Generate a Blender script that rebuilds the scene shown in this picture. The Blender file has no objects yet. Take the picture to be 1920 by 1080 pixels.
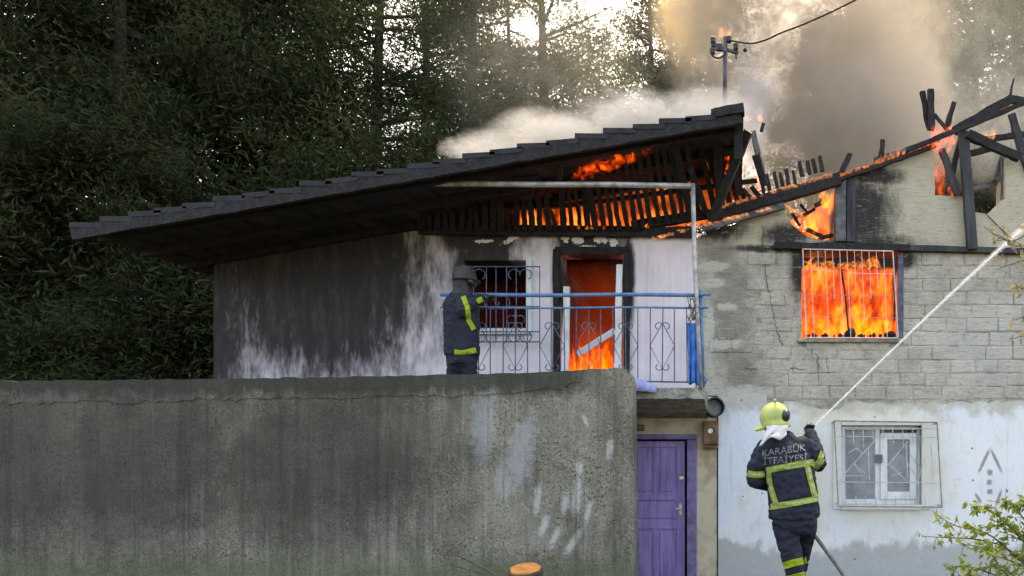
import bpy, bmesh, math, random
import numpy as np
from mathutils import Vector, Matrix, noise as mnoise
from mathutils.geometry import tessellate_polygon
from mathutils.bvhtree import BVHTree

random.seed(7)
RNG = np.random.default_rng(11)
S = bpy.context.scene
COL = S.collection
PI = math.pi

# ------------------------------------------------------------------ camera, world, sun, exposure
F, CX, CY, CAMZ = 1200.0, 1380.0, 860.0, 1.41       # survey: focal length, principal point, eye height
cam_d = bpy.data.cameras.new('camera'); cam = bpy.data.objects.new('camera', cam_d); COL.objects.link(cam)
cam.location = (0, 0, CAMZ); cam.rotation_euler = (PI / 2, 0, 0)
cam_d.sensor_width = 36; cam_d.lens = 36 * F / 1920
cam_d.shift_y = (CY - 540) / 1920; cam_d.shift_x = (960 - CX) / 1920
cam_d.clip_start = 0.05; cam_d.clip_end = 800
S.camera = cam

SUN_EL, SUN_AZ = math.radians(56), math.radians(8)   # the sun stands behind the house, a little to the right
w = bpy.data.worlds.new("World"); S.world = w; w.use_nodes = True
wt = w.node_tree; wt.nodes.clear()
sky = wt.nodes.new('ShaderNodeTexSky'); sky.sky_type = 'NISHITA'; sky.sun_disc = False
sky.sun_elevation = SUN_EL; sky.sun_rotation = SUN_AZ
sky.air_density = .8; sky.dust_density = 4.0; sky.ozone_density = 0.0
bg = wt.nodes.new('ShaderNodeBackground'); bg.inputs['Strength'].default_value = 0.15
wo = wt.nodes.new('ShaderNodeOutputWorld')
wt.links.new(sky.outputs[0], bg.inputs[0]); wt.links.new(bg.outputs[0], wo.inputs[0])
sun_d = bpy.data.lights.new('sun', 'SUN'); sun_d.energy = .9; sun_d.angle = math.radians(12); sun_d.color = (1, .9, .74)
sun = bpy.data.objects.new('sun', sun_d); COL.objects.link(sun)
sdir = Vector((math.sin(SUN_AZ) * math.cos(SUN_EL), math.cos(SUN_AZ) * math.cos(SUN_EL), math.sin(SUN_EL)))
sun.rotation_euler = sdir.to_track_quat('Z', 'Y').to_euler()
sun.location = (0, 0, 30)
S.view_settings.view_transform = 'Standard'; S.view_settings.look = 'None'
S.view_settings.gamma = 1; S.view_settings.use_curve_mapping = False
EXPO = 2.8
S.view_settings.exposure = EXPO
EK = 2 ** -EXPO                                       # fire is bright on its own scale
S.view_settings.use_white_balance = True; S.view_settings.white_balance_temperature = 8700; S.view_settings.white_balance_tint = 8   # camera balanced for open shade
S.render.engine = 'CYCLES'
cy = S.cycles
cy.volume_bounces = 2; cy.max_bounces = 8; cy.transparent_max_bounces = 16
cy.volume_step_rate = 1.0; cy.volume_max_steps = 128
cy.sample_clamp_indirect = 4
cy.use_denoising = True

# ------------------------------------------------------------------ measuring
def P(px, py, d):
    return Vector(((px - CX) / F * d, d, CAMZ + (CY - py) / F * d))
DW = 8.9                                              # distance of the facade
def wx(px, d=DW): return (px - CX) / F * d
def wz(py, d=DW): return CAMZ + (CY - py) / F * d

# ------------------------------------------------------------------ node helper
class NT:
    def __init__(s, name):
        s.m = bpy.data.materials.new(name); s.m.use_nodes = True
        s.t = s.m.node_tree; s.t.nodes.clear()
        s.out = s.t.nodes.new('ShaderNodeOutputMaterial')
    def n(s, t, **kw):
        nd = s.t.nodes.new(t)
        for k, v in kw.items(): setattr(nd, k, v)
        return nd
    def L(s, a, b): s.t.links.new(a, b)
    def set(s, sock, v):
        if hasattr(v, 'is_output') or isinstance(v, bpy.types.NodeSocket): s.L(v, sock)
        elif isinstance(v, (tuple, list)) and sock.type == 'RGBA' and len(v) == 3: sock.default_value = (*v, 1)
        else: sock.default_value = v
    def obj(s): return s.n('ShaderNodeTexCoord').outputs['Object']
    def pos(s): return s.n('ShaderNodeNewGeometry').outputs['Position']
    def mapping(s, vec, scale=(1, 1, 1), loc=(0, 0, 0), rot=(0, 0, 0)):
        m = s.n('ShaderNodeMapping'); s.L(vec, m.inputs[0])
        m.inputs['Scale'].default_value = scale; m.inputs['Location'].default_value = loc; m.inputs['Rotation'].default_value = rot
        return m.outputs[0]
    def noise(s, vec, scale, detail=4, rough=.55, dist=0.0, out=0):
        n = s.n('ShaderNodeTexNoise'); s.L(vec, n.inputs['Vector'])
        n.inputs['Scale'].default_value = scale; n.inputs['Detail'].default_value = detail
        n.inputs['Roughness'].default_value = rough; n.inputs['Distortion'].default_value = dist
        return n.outputs[out]
    def voro(s, vec, scale, feature='F1', out=0):
        n = s.n('ShaderNodeTexVoronoi', feature=feature); s.L(vec, n.inputs['Vector']); n.inputs['Scale'].default_value = scale
        return n.outputs[out]
    def smooth(s, v, lo, hi, a=0.0, b=1.0):
        n = s.n('ShaderNodeMapRange', interpolation_type='SMOOTHSTEP')
        s.set(n.inputs[0], v)
        n.inputs[1].default_value = lo; n.inputs[2].default_value = hi; n.inputs[3].default_value = a; n.inputs[4].default_value = b
        return n.outputs[0]
    def math(s, op, a, b=0.0, c=None, clamp=False):
        n = s.n('ShaderNodeMath', operation=op, use_clamp=clamp)
        s.set(n.inputs[0], a); s.set(n.inputs[1], b)
        if c is not None: s.set(n.inputs[2], c)
        return n.outputs[0]
    def mix(s, f, a, b, mode='MIX'):
        n = s.n('ShaderNodeMix', data_type='RGBA', blend_type=mode)
        s.set(n.inputs[0], f); s.set(n.inputs[6], a); s.set(n.inputs[7], b)
        return n.outputs[2]
    def sep(s, v):
        n = s.n('ShaderNodeSeparateXYZ'); s.L(v, n.inputs[0]); return n.outputs
    def comb(s, x, y, z):
        n = s.n('ShaderNodeCombineXYZ')
        for i, v in enumerate((x, y, z)): s.set(n.inputs[i], v)
        return n.outputs[0]
    def rnd(s): return s.n('ShaderNodeObjectInfo').outputs['Random']
    def bump(s, h, strength=.5, dist=.01):
        b = s.n('ShaderNodeBump'); s.L(h, b.inputs['Height'])
        b.inputs['Strength'].default_value = strength; b.inputs['Distance'].default_value = dist
        return b.outputs[0]
    def bsdf(s, col, rough=.8, nrm=None, metal=0.0, spec=.3, **kw):
        b = s.n('ShaderNodeBsdfPrincipled')
        s.set(b.inputs['Base Color'], col); s.set(b.inputs['Roughness'], rough); s.set(b.inputs['Metallic'], metal)
        b.inputs['Specular IOR Level'].default_value = spec
        if nrm is not None: s.L(nrm, b.inputs['Normal'])
        for k, v in kw.items(): s.set(b.inputs[k], v)
        return b.outputs[0]
    def surf(s, sh): s.L(sh, s.out.inputs['Surface']); return s.m
    def vol(s, sh): s.L(sh, s.out.inputs['Volume']); return s.m
    # union of soft patches given as (px, py, rx, ry[, angle]) measured on a plane at distance d
    def patches(s, lst, d=DW, fuzz=.35, nscale=5.0, lo=.55, hi=1.0, pw=2.0, st=1.0):
        p = s.pos(); nz = s.noise(s.mapping(p, (1, 1, st)), nscale, 6, .7)
        off = s.math('MULTIPLY', s.math('SUBTRACT', nz, .5), fuzz * 2)
        x, y, z = s.sep(p)
        res = None
        for q in lst:
            cx, cz = wx(q[0], d), wz(q[1], d); rx, rz = q[2] * d / F, q[3] * d / F
            a = math.radians(q[4]) if len(q) > 4 else 0
            dx = s.math('SUBTRACT', x, cx); dz = s.math('SUBTRACT', z, cz)
            u = s.math('ADD', s.math('MULTIPLY', dx, math.cos(a) / rx), s.math('MULTIPLY', dz, math.sin(a) / rx))
            v = s.math('ADD', s.math('MULTIPLY', dx, -math.sin(a) / rz), s.math('MULTIPLY', dz, math.cos(a) / rz))
            r = s.math('POWER', s.math('ADD', s.math('POWER', s.math('ABSOLUTE', u), pw), s.math('POWER', s.math('ABSOLUTE', v), pw)), 1 / pw)
            k = s.smooth(s.math('ADD', r, off), lo, hi, 1, 0)
            res = k if res is None else s.math('MAXIMUM', res, k)
        return res

def simple(name, c1, c2=None, scale=6, rough=.8, bs=None, bstr=.4, bdist=.008, metal=0.0, spec=.3, stretch=(1, 1, 1), rvar=0.0):
    t = NT(name); v = t.mapping(t.obj(), stretch)
    col = c1
    if c2 is not None: col = t.mix(t.smooth(t.noise(v, scale, 5, .6), .35, .68), c1, c2)
    if rvar:
        col = t.mix(t.math('MULTIPLY', t.rnd(), rvar), col, tuple(x * .45 for x in c1))
    nrm = t.bump(t.noise(v, bs, 5, .6), bstr, bdist) if bs else None
    return t.surf(t.bsdf(col, rough, nrm, metal, spec))

# ------------------------------------------------------------------ materials
M = {}
SOOT = (.012, .011, .011)

# limewashed adobe of the right half (bricks and the wall behind share it: stains run across both)
def adobe(nm, joints):
    t = NT(nm)
    p = t.pos()
    c = t.mix(t.smooth(t.noise(p, 2.2, 6, .65), .35, .68), (.52, .485, .415), (.38, .355, .305))
    c = t.mix(t.math('MULTIPLY', t.smooth(t.noise(p, 22, 4, .7), .45, .72), .55), c, (.22, .205, .18))
    z = t.sep(p)[2]
    c = t.mix(t.math('MULTIPLY', t.smooth(z, wz(480), wz(455)), .75), c, t.mix(t.noise(p, 5, 4), (.44, .39, .28), (.53, .48, .365)))
    c = t.mix(t.math('MULTIPLY', t.patches([(1860, 640, 150, 120)], fuzz=.5, lo=.2), .55), c, (.52, .52, .5))
    c = t.mix(t.math('MULTIPLY', t.patches([(1372, 590, 62, 165), (1345, 470, 50, 40), (1390, 700, 50, 50)], fuzz=.6, nscale=7, lo=.3), .6), c, (.14, .135, .115))
    c = t.mix(t.math('MULTIPLY', t.patches([(1335, 500, 40, 12), (1360, 645, 40, 14), (1330, 620, 12, 60), (1365, 575, 22, 9), (1340, 530, 30, 10), (1400, 735, 60, 16)], fuzz=.9, nscale=14), .8), c, (.55, .53, .47))
    rn = t.math('MULTIPLY', t.math('SUBTRACT', t.rnd(), .5), .22)
    c = t.mix(t.math('ABSOLUTE', rn), c, (.2, .19, .165))
    if joints:
        k_ = t.math('MULTIPLY', t.smooth(z, wz(464), wz(472)), t.smooth(t.sep(p)[0], wx(1405), wx(1432)))
        c = t.mix(t.math('MULTIPLY', t.math('MULTIPLY', k_, t.smooth(t.noise(p, 5, 4), .42, .62, .05, .75)), 1.0), c, (.19, .17, .14))
    sm = t.patches([(1612, 398, 84, 96), (1620, 460, 120, 32), (1500, 500, 26, 75), (1475, 440, 60, 28), (1698, 487, 26, 22), (1345, 432, 70, 24), (1640, 330, 70, 24), (1440, 466, 90, 9), (1580, 322, 50, 30)], fuzz=.5, nscale=9, lo=.38, hi=1.18, st=.5)
    c = t.mix(t.math('MULTIPLY', sm, .97), c, t.mix(t.noise(p, 16, 4), SOOT, (.045, .043, .045)))
    strk = t.noise(t.mapping(p, (1, 1, 5)), 7, 6, .72)
    c = t.mix(t.math('MULTIPLY', t.smooth(strk, .52, .70), .5), c, (.17, .155, .13))
    c = t.mix(t.math('MULTIPLY', t.smooth(strk, .46, .32), .35), c, (.60, .57, .49))
    h = t.math('ADD', t.noise(p, 38, 5, .7), t.math('MULTIPLY', strk, 1.6))
    M[nm] = t.surf(t.bsdf(c, .95, t.bump(h, .75, .018), spec=.1))
adobe('adobe', False); adobe('adobe_bed', True)

# painted plaster of the lower storey
t = NT('painted_plaster'); p = t.pos()
c = t.mix(t.smooth(t.noise(p, 1.7, 5, .6), .3, .7), (.66, .69, .74), (.74, .74, .74))
c = t.mix(t.math('MULTIPLY', t.smooth(t.noise(p, 3.4, 6, .75), .50, .68), .45), c, (.50, .475, .42))
c = t.mix(t.math('MULTIPLY', t.smooth(t.noise(t.mapping(p, (5, 1, .35)), 3.0, 6, .7), .55, .72), .35), c, (.37, .35, .30))
cream = t.patches([(1660, 868, 150, 165), (1505, 900, 66, 190), (1560, 770, 130, 40)], fuzz=.45, nscale=3.5, lo=.45, hi=1.05)
c = t.mix(t.math('MULTIPLY', cream, .72), c, (.60, .555, .44))
blue = t.patches([(1385, 830, 62, 110), (1450, 780, 60, 40), (1350, 930, 30, 70)], fuzz=.35, nscale=3.5, lo=.6, hi=1)
c = t.mix(t.math('MULTIPLY', blue, .5), c, (.58, .67, .80))
c = t.mix(t.math('MULTIPLY', t.smooth(t.noise(t.mapping(p, (3, 1, .5)), 3.2, 5, .65), .52, .75), .28), c, (.42, .41, .37))
x, y, z = t.sep(p)
fade = t.math('ADD', z, t.math('MULTIPLY', t.math('SUBTRACT', t.noise(p, 4.2, 6, .7), .5), .85))
c = t.mix(t.math('MULTIPLY', t.smooth(fade, wz(790), wz(752)), .85), c, t.mix(t.noise(p, 9, 4), (.50, .465, .395), (.36, .335, .285)))
edge = t.math('ADD', z, t.math('MULTIPLY', t.math('SUBTRACT', t.noise(t.mapping(p, (1, 1, .6)), 2.2, 5, .6), .5), 1.0))
pl = t.smooth(edge, wz(1036), wz(1016), 1, 0)
c = t.mix(pl, c, t.mix(t.noise(p, 9, 5, .7), (.34, .345, .34), (.48, .485, .475)))
c = t.mix(t.smooth(t.voro(p, 3.1), .035, .05, 1, 0), c, (.12, .11, .10))
spray = t.patches([(1844, 864, 3.6, 29, -25), (1867, 864, 3.6, 29, 25), (1855, 886, 6.2, 6.4), (1854, 904, 6, 6), (1855, 922, 6.4, 6), (1833, 934, 3.4, 13, 32), (1871, 934, 3.4, 18, -20), (1858, 952, 13, 3)], DW, .45, 30, .5, 1.1, 3.0)
c = t.mix(t.math('MULTIPLY', spray, .8), c, (.20, .175, .18))
h = t.math('ADD', t.noise(p, 30, 5, .6), t.math('MULTIPLY', t.noise(p, 5, 3), 2))
M['plaster'] = t.surf(t.bsdf(c, .85, t.bump(h, .35, .012), spec=.2))

# whitewashed boards behind the balcony, sooted towards the top and the left
t = NT('balcony_wall_paint'); p = t.pos()
c = t.mix(t.smooth(t.noise(p, 2.4, 5, .6), .3, .7), (.70, .635, .69), (.60, .55, .60))
c = t.mix(t.math('MULTIPLY', t.smooth(t.noise(t.mapping(p, (4, 1, .4)), 4, 5, .6), .5, .78), .35), c, (.42, .36, .34))
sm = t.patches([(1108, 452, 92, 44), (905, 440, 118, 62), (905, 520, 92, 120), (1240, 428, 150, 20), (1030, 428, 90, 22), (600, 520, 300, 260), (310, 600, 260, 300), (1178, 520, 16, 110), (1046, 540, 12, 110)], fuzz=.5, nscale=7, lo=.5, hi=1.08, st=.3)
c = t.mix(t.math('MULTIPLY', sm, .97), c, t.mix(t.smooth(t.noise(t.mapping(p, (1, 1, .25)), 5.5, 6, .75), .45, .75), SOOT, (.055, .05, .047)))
peel = t.math('MULTIPLY', t.patches([(1060, 448, 10, 9), (1083, 450, 14, 11), (1128, 448, 17, 9), (1150, 455, 11, 11), (1100, 463, 22, 4), (960, 447, 26, 7, 25), (905, 452, 22, 4)], fuzz=1.3, nscale=24, lo=.7, hi=.8), 1)
c = t.mix(peel, c, (.62, .6, .58))
low = t.smooth(t.sep(p)[2], wz(760), wz(750), 1, 0)
c = t.mix(low, c, t.mix(t.smooth(t.noise(p, 4, 5, .6), .4, .7), (.56, .49, .37), (.36, .28, .19)))
M['boards'] = t.surf(t.bsdf(c, .85, t.bump(t.noise(p, 26, 5, .65), .3, .01), spec=.2))

# old mossy concrete of the yard wall
t = NT('mossy_concrete'); p = t.pos(); D0 = 7.2
c = t.mix(t.smooth(t.noise(p, 1.6, 6, .65), .32, .7), (.26, .242, .196), (.14, .13, .10))
c = t.mix(t.math('MULTIPLY', t.smooth(t.noise(p, 30, 4, .75), .50, .62), t.smooth(t.noise(p, 1.9, 4), .35, .6, .35, .95)), c, (.045, .044, .038))
c = t.mix(t.math('MULTIPLY', t.smooth(t.noise(p, 48, 3, .7), .55, .68), .6), c, (.44, .43, .385))
c = t.mix(t.math('MULTIPLY', t.smooth(t.noise(t.mapping(p, (1.6, 1, .35)), 2.2, 5, .6), .5, .68), .6), c, (.085, .088, .062))
c = t.mix(t.math('MULTIPLY', t.patches([(975, 850, 34, 100, -12), (905, 800, 32, 90), (945, 900, 24, 50)], D0, .8, 11, .3, 1.05), .6), c, (.36, .37, .39))
c = t.mix(t.math('MULTIPLY', t.patches([(1008, 935, 8, 40, -6), (1060, 945, 9, 26, -8), (1081, 930, 11, 48, -6), (1020, 985, 9, 28, -20), (1040, 1008, 8, 28, -24), (1074, 1018, 9, 38, -32), (1103, 960, 7, 26, -15), (1143, 843, 8, 26, -5), (1097, 788, 5, 16, 24), (1085, 880, 10, 20, -10)], D0, .95, 24, .30, 1.05, 3.0), .62), c, (.52, .525, .515))
c = t.mix(t.math('MULTIPLY', t.smooth(t.noise(t.mapping(p, (5, 1, .22)), 2.4, 6, .7), .50, .66), .55), c, (.065, .064, .052))
c = t.mix(t.math('MULTIPLY', t.smooth(t.noise(t.mapping(p, (7, 1, .2), (3, 0, 1)), 2.2, 5, .7), .56, .72), .4), c, (.40, .39, .35))
hair = t.math('ABSOLUTE', t.math('SUBTRACT', t.noise(p, 1.3, 5, .6, .4), .5))
c = t.mix(t.math('MULTIPLY', t.smooth(hair, .004, .0, 0, 1), t.smooth(t.noise(p, .9, 2), .5, .6)), c, (.03, .03, .026))
x, y, z = t.sep(p)
band = t.math('ADD', z, t.math('MULTIPLY', t.math('SUBTRACT', t.noise(t.mapping(p, (1.2, 1, .8)), 5, 5, .65), .5), .5))
bx_ = t.math('MULTIPLY', t.smooth(band, wz(752, D0), wz(725, D0)), t.smooth(x, wx(1150, D0), wx(1050, D0)))
c = t.mix(t.math('MULTIPLY', bx_, .85), c, (.04, .042, .036))
c = t.mix(t.math('MULTIPLY', t.smooth(band, wz(1030, D0), wz(1075, D0)), .6), c, (.11, .13, .065))
c = t.mix(t.math('MULTIPLY', t.patches([(600, 860, 330, 220), (250, 860, 330, 260), (0, 860, 330, 260)], D0, .45, 2.5, .3, 1.1), .75), c, (.035, .037, .03))
h = t.math('ADD', t.noise(p, 45, 5, .75), t.math('MULTIPLY', t.noise(p, 7, 4), 2.0))
M['concrete'] = t.surf(t.bsdf(c, .92, t.bump(h, .8, .02), spec=.2))

M['slab'] = simple('chipped_concrete', (.36, .35, .31), (.17, .16, .135), 7, .9, 26, .8, .02)
M['char'] = simple('charred_wood', (.006, .006, .007), (.022, .020, .020), 14, .75, 30, 1.0, .02, spec=.35, stretch=(1, 1, 1), rvar=.3)
M['ash'] = simple('ash_grey_wood', (.075, .08, .09), (.16, .165, .175), 9, .9, 30, .8, .015)
M['post'] = simple('weathered_grey_wood', (.060, .064, .072), (.028, .028, .032), 8, .9, 30, .6, .01, stretch=(1, 1, .2))
M['tile'] = simple('sooted_roof_tile', (.010, .011, .013), (.024, .025, .030), 6, .7, 18, .6, .012)
M['soffit'] = simple('scorched_soffit', (.055, .036, .026), (.016, .012, .012), 2.6, .85, 16, .6, .015)
M['burnt_inside'] = simple('burnt_interior', (.020, .016, .014), (.055, .040, .032), 4, .95, 12, .8, .03)
M['pipe'] = simple('galvanised_pipe', (.42, .42, .42), (.22, .21, .2), 9, .5, 40, .2, .002, .35, .5)
M['bluepaint'] = simple('chipped_blue_paint', (.045, .15, .36), (.12, .22, .36), 12, .5, 40, .3, .003)
M['barpaint'] = simple('faded_blue_grey_iron', (.10, .12, .20), (.05, .05, .07), 14, .6, 40, .3, .003)
M['grillewhite'] = simple('faded_white_iron', (.62, .55, .55), (.42, .36, .36), 18, .6, 40, .3, .002)
M['grillegrey'] = simple('grey_painted_iron', (.50, .51, .52), (.30, .29, .27), 16, .6, 40, .3, .002)
M['rustbar'] = simple('rusty_iron_frame', (.17, .14, .11), (.33, .31, .28), 12, .8, 40, .4, .003)
M['whitewood'] = simple('flaking_white_wood', (.62, .70, .74), (.50, .50, .48), 16, .7, 30, .5, .006, stretch=(1, 1, .3))
M['pvc'] = simple('dusty_white_pvc', (.72, .74, .76), (.56, .57, .58), 6, .45, None)
M['curtain'] = simple('grey_lace_curtain', (.36, .39, .43), (.24, .26, .29), 5, .9, 30, .3, .01, stretch=(4, 1, .3))
t = NT('dusty_glass'); g = t.n('ShaderNodeBsdfGlossy'); g.inputs['Roughness'].default_value = .08; g.inputs['Color'].default_value = (.9, .93, 1, 1)
tr = t.n('ShaderNodeBsdfTransparent'); tr.inputs['Color'].default_value = (.62, .68, .72, 1)
df = t.n('ShaderNodeBsdfDiffuse'); df.inputs['Color'].default_value = (.32, .36, .40, 1)
fr = t.n('ShaderNodeFresnel'); fr.inputs[0].default_value = 1.5
m1 = t.n('ShaderNodeMixShader'); t.L(t.smooth(t.noise(t.pos(), 5, 4), .3, .8, .25, .6), m1.inputs[0]); t.L(tr.outputs[0], m1.inputs[1]); t.L(df.outputs[0], m1.inputs[2])
m2 = t.n('ShaderNodeMixShader'); t.L(fr.outputs[0], m2.inputs[0]); t.L(m1.outputs[0], m2.inputs[1]); t.L(g.outputs[0], m2.inputs[2])
M['glass'] = t.surf(m2.outputs[0])
M['violet'] = simple('violet_door_paint', (.33, .25, .56), (.20, .155, .37), 4, .5, 26, .3, .004, stretch=(3, 3, .4))
M['violet_dark'] = simple('violet_frame_paint', (.22, .17, .36), (.13, .10, .20), 7, .6, 26, .3, .004)
M['steel'] = simple('worn_steel', (.55, .54, .5), (.35, .34, .32), 15, .35, None, metal=.9)
M['rust'] = simple('rusty_sheet_metal', (.24, .145, .085), (.115, .065, .04), 7, .8, 30, .4, .004)
M['darkrubber'] = simple('black_rubber', (.02, .02, .021), (.04, .04, .042), 10, .6, 30, .2, .003)
M['greymetal'] = simple('dull_grey_metal', (.15, .15, .145), (.08, .08, .08), 8, .6, 30, .3, .003)
M['plate'] = simple('dark_maroon_enamel', (.03, .018, .025), (.05, .03, .035), 20, .4)
M['plate_print'] = simple('pale_enamel_print', (.5, .48, .46))
M['spray'] = simple('dark_spray_paint', (.15, .13, .135), (.24, .22, .225), 30, .9)
M['bluecloth'] = simple('bright_blue_cloth', (.04, .17, .48), (.02, .10, .33), 9, .85, 60, .3, .004)
M['lilaccloth'] = simple('pale_blue_cloth', (.34, .36, .60), (.22, .24, .46), 12, .9, 50, .3, .004)
M['navy'] = simple('navy_turnout_cloth', (.010, .013, .026), (.020, .024, .040), 7, .85, 70, .35, .004)
M['hivis'] = simple('lime_reflective_tape', (.52, .68, .045), (.42, .55, .04), 20, .5)
M['silver'] = simple('silver_reflective_tape', (.58, .62, .52), (.48, .5, .44), 20, .4)
M['helmet'] = simple('lime_helmet_shell', (.43, .49, .15), (.30, .35, .11), 9, .55, 30, .15, .003, spec=.35)
M['blackplastic'] = simple('black_plastic', (.015, .015, .016), None, rough=.4, spec=.5)
M['whitecloth'] = simple('white_neck_cloth', (.60, .58, .60), (.48, .46, .50), 9, .9, 40, .3, .004)
M['skin'] = simple('tanned_skin', (.42, .24, .16), (.36, .19, .13), 9, .6)
M['hair'] = simple('short_dark_hair', (.02, .016, .013), None, rough=.6)
M['lettering'] = simple('grey_reflective_lettering', (.21, .22, .235), (.12, .13, .145), 60, .5)
M['hosecloth'] = simple('grey_hose_canvas', (.085, .085, .085), (.16, .155, .15), 20, .8, 60, .4, .003)
M['bark'] = simple('rough_bark', (.075, .058, .045), (.035, .028, .022), 7, .95, 22, 1.0, .03, stretch=(1, 1, .25))
M['cutwood'] = simple('fresh_cut_wood', (.44, .19, .06), (.30, .115, .03), 12, .8, 40, .4, .004)
M['twig'] = simple('dry_twig', (.10, .085, .065), (.05, .042, .033), 12, .9, 30, .4, .004)
M['wire'] = simple('black_cable', (.02, .02, .02), None, rough=.7)
M['iron_pole'] = simple('blackened_iron_pole', (.022, .022, .026), (.09, .09, .11), 4, .7, 20, .3, .004)

def leafmat(name, c1, c2, trans=.35):
    t = NT(name); p = t.pos()
    c = t.mix(t.smooth(t.noise(p, 1.1, 4, .6), .35, .65), c1, c2)
    c = t.mix(t.math('MULTIPLY', t.smooth(t.noise(p, 14, 2), .4, .7), .4), c, tuple(x * 1.6 for x in c2))
    d = t.n('ShaderNodeBsdfDiffuse'); t.set(d.inputs[0], c)
    tl = t.n('ShaderNodeBsdfTranslucent'); t.set(tl.inputs[0], c)
    m = t.n('ShaderNodeMixShader'); m.inputs[0].default_value = trans
    t.L(d.outputs[0], m.inputs[1]); t.L(tl.outputs[0], m.inputs[2])
    return t.surf(m.outputs[0])
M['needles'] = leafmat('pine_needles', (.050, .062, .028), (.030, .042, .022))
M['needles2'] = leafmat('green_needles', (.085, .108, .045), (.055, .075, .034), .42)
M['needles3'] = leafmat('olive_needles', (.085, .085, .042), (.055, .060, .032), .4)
M['leaf_lime'] = leafmat('yellow_green_leaf', (.20, .24, .05), (.12, .17, .04), .45)
M['leaf_dry'] = leafmat('dull_olive_leaf', (.10, .095, .05), (.20, .19, .12), .35)
M['leaf_under'] = leafmat('undergrowth_leaf', (.045, .052, .022), (.028, .036, .018), .3)

t = NT('forest_ground'); p = t.pos()
c = t.mix(t.smooth(t.noise(p, .8, 6, .65), .35, .65), (.085, .07, .05), (.045, .05, .026))
c = t.mix(t.math('MULTIPLY', t.smooth(t.noise(p, 14, 4), .5, .7), .5), c, (.14, .115, .08))
M['ground'] = t.surf(t.bsdf(c, .95, t.bump(t.noise(p, 12, 6, .7), .8, .05), spec=.1))

def fire_vol(name, c_lo, c_hi, strength, scale=3.0, lo=.38, hi=.66, stretch=.55, floor=.12, absorb=0.0, zfade=None):
    t = NT(name); p = t.mapping(t.pos(), (1, .6, stretch))
    n1 = t.noise(p, scale, 5, .6, 1.1)
    f = t.math('MULTIPLY', t.smooth(n1, lo, hi), t.smooth(t.noise(p, scale * .38, 3, .6, .8), .34, .60, .45, 1.25))
    e = t.n('ShaderNodeEmission')
    t.set(e.inputs[0], t.mix(f, c_lo, c_hi))
    st = t.math('MULTIPLY', t.math('ADD', t.math('MULTIPLY', f, 1 - floor), floor), strength * EK)
    if zfade:
        st = t.math('MULTIPLY', st, t.smooth(t.sep(t.pos())[2], zfade[0], zfade[1], 1, zfade[2]))
    t.set(e.inputs[1], st)
    sh = e.outputs[0]
    if absorb:
        ab = t.n('ShaderNodeVolumeAbsorption'); ab.inputs[0].default_value = (.3, .1, .05, 1); ab.inputs[1].default_value = absorb
        ad = t.n('ShaderNodeAddShader'); t.L(sh, ad.inputs[0]); t.L(ab.outputs[0], ad.inputs[1]); sh = ad.outputs[0]
    return t.vol(sh)
M['blaze'] = fire_vol('blazing_fire', (1, .035, .002), (1, .21, .020), 9.5, 7.5, .38, .64, .5, .17)
M['blaze_deep'] = fire_vol('deep_red_fire', (1, .035, .006), (1, .13, .014), .9, 3.0, .3, .7, .5, .35, zfade=(wz(735, 9.4), wz(570, 9.4), .12))
M['lattice_fire'] = fire_vol('fire_behind_slats', (1, .08, .01), (1, .22, .04), 11, 2.6, .42, .62, .8, .05, zfade=(4.72, 5.0, .22))
def flame_mat(name, col, strength):
    t = NT(name); e = t.n('ShaderNodeEmission'); e.inputs[0].default_value = (*col, 1)
    n = t.noise(t.mapping(t.pos(), (1, 1, .5)), 17, 4, .65, .8)
    t.set(e.inputs[1], t.smooth(n, .40, .64, strength * .06 * EK, strength * 1.5 * EK))
    return t.vol(e.outputs[0])
M['flame'] = flame_mat('flame', (1, .10, .008), 20)
M['flame_hot'] = flame_mat('hot_flame', (1, .24, .02), 26)
M['flame_pale'] = flame_mat('pale_flame', (1, .36, .14), 16)

def smoke_mat(name, col, dens, scale, lo, hi, lobes, aniso=0.0, stretch=(1, 1, 1), edge=(.45, .95), amp=.9, seed=0.0):
    """density = noise x union of soft lobes (centre, radii)"""
    t = NT(name); p = t.pos()
    nz = t.noise(t.mapping(p, stretch, (seed, seed * .7, seed * .3)), scale, 5, .62, .5)
    off = t.math('MULTIPLY', t.math('SUBTRACT', nz, .5), amp)
    r = hard = None
    for (c_, ra) in lobes:
        q = t.mapping(p, tuple(1 / k for k in ra), tuple(-a / k for a, k in zip(c_, ra)))
        ln = t.n('ShaderNodeVectorMath', operation='LENGTH'); t.L(q, ln.inputs[0]); l_ = ln.outputs['Value']
        r = l_ if r is None else t.n('ShaderNodeMath', operation='SMOOTH_MIN') and t.math('SMOOTH_MIN', r, l_, .25)
    d = t.smooth(t.math('ADD', r, off), edge[0], edge[1], 1, 0)
    d = t.math('MULTIPLY', d, t.smooth(r, .86, .99, 1, 0))
    nz2 = t.noise(t.mapping(p, stretch, (seed * .4, 3, seed)), scale * 3.3, 4, .62, .9)
    d = t.math('MULTIPLY', d, t.smooth(nz2, .38, .62, .35, 1.35))
    d = t.math('MULTIPLY', t.math('MULTIPLY', d, t.smooth(nz, lo, hi, .4, 1)), dens)
    v = t.n('ShaderNodeVolumePrincipled'); v.inputs['Color'].default_value = (*col, 1)
    v.inputs['Anisotropy'].default_value = aniso; t.L(d, v.inputs['Density'])
    return t.vol(v.outputs[0])

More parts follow.
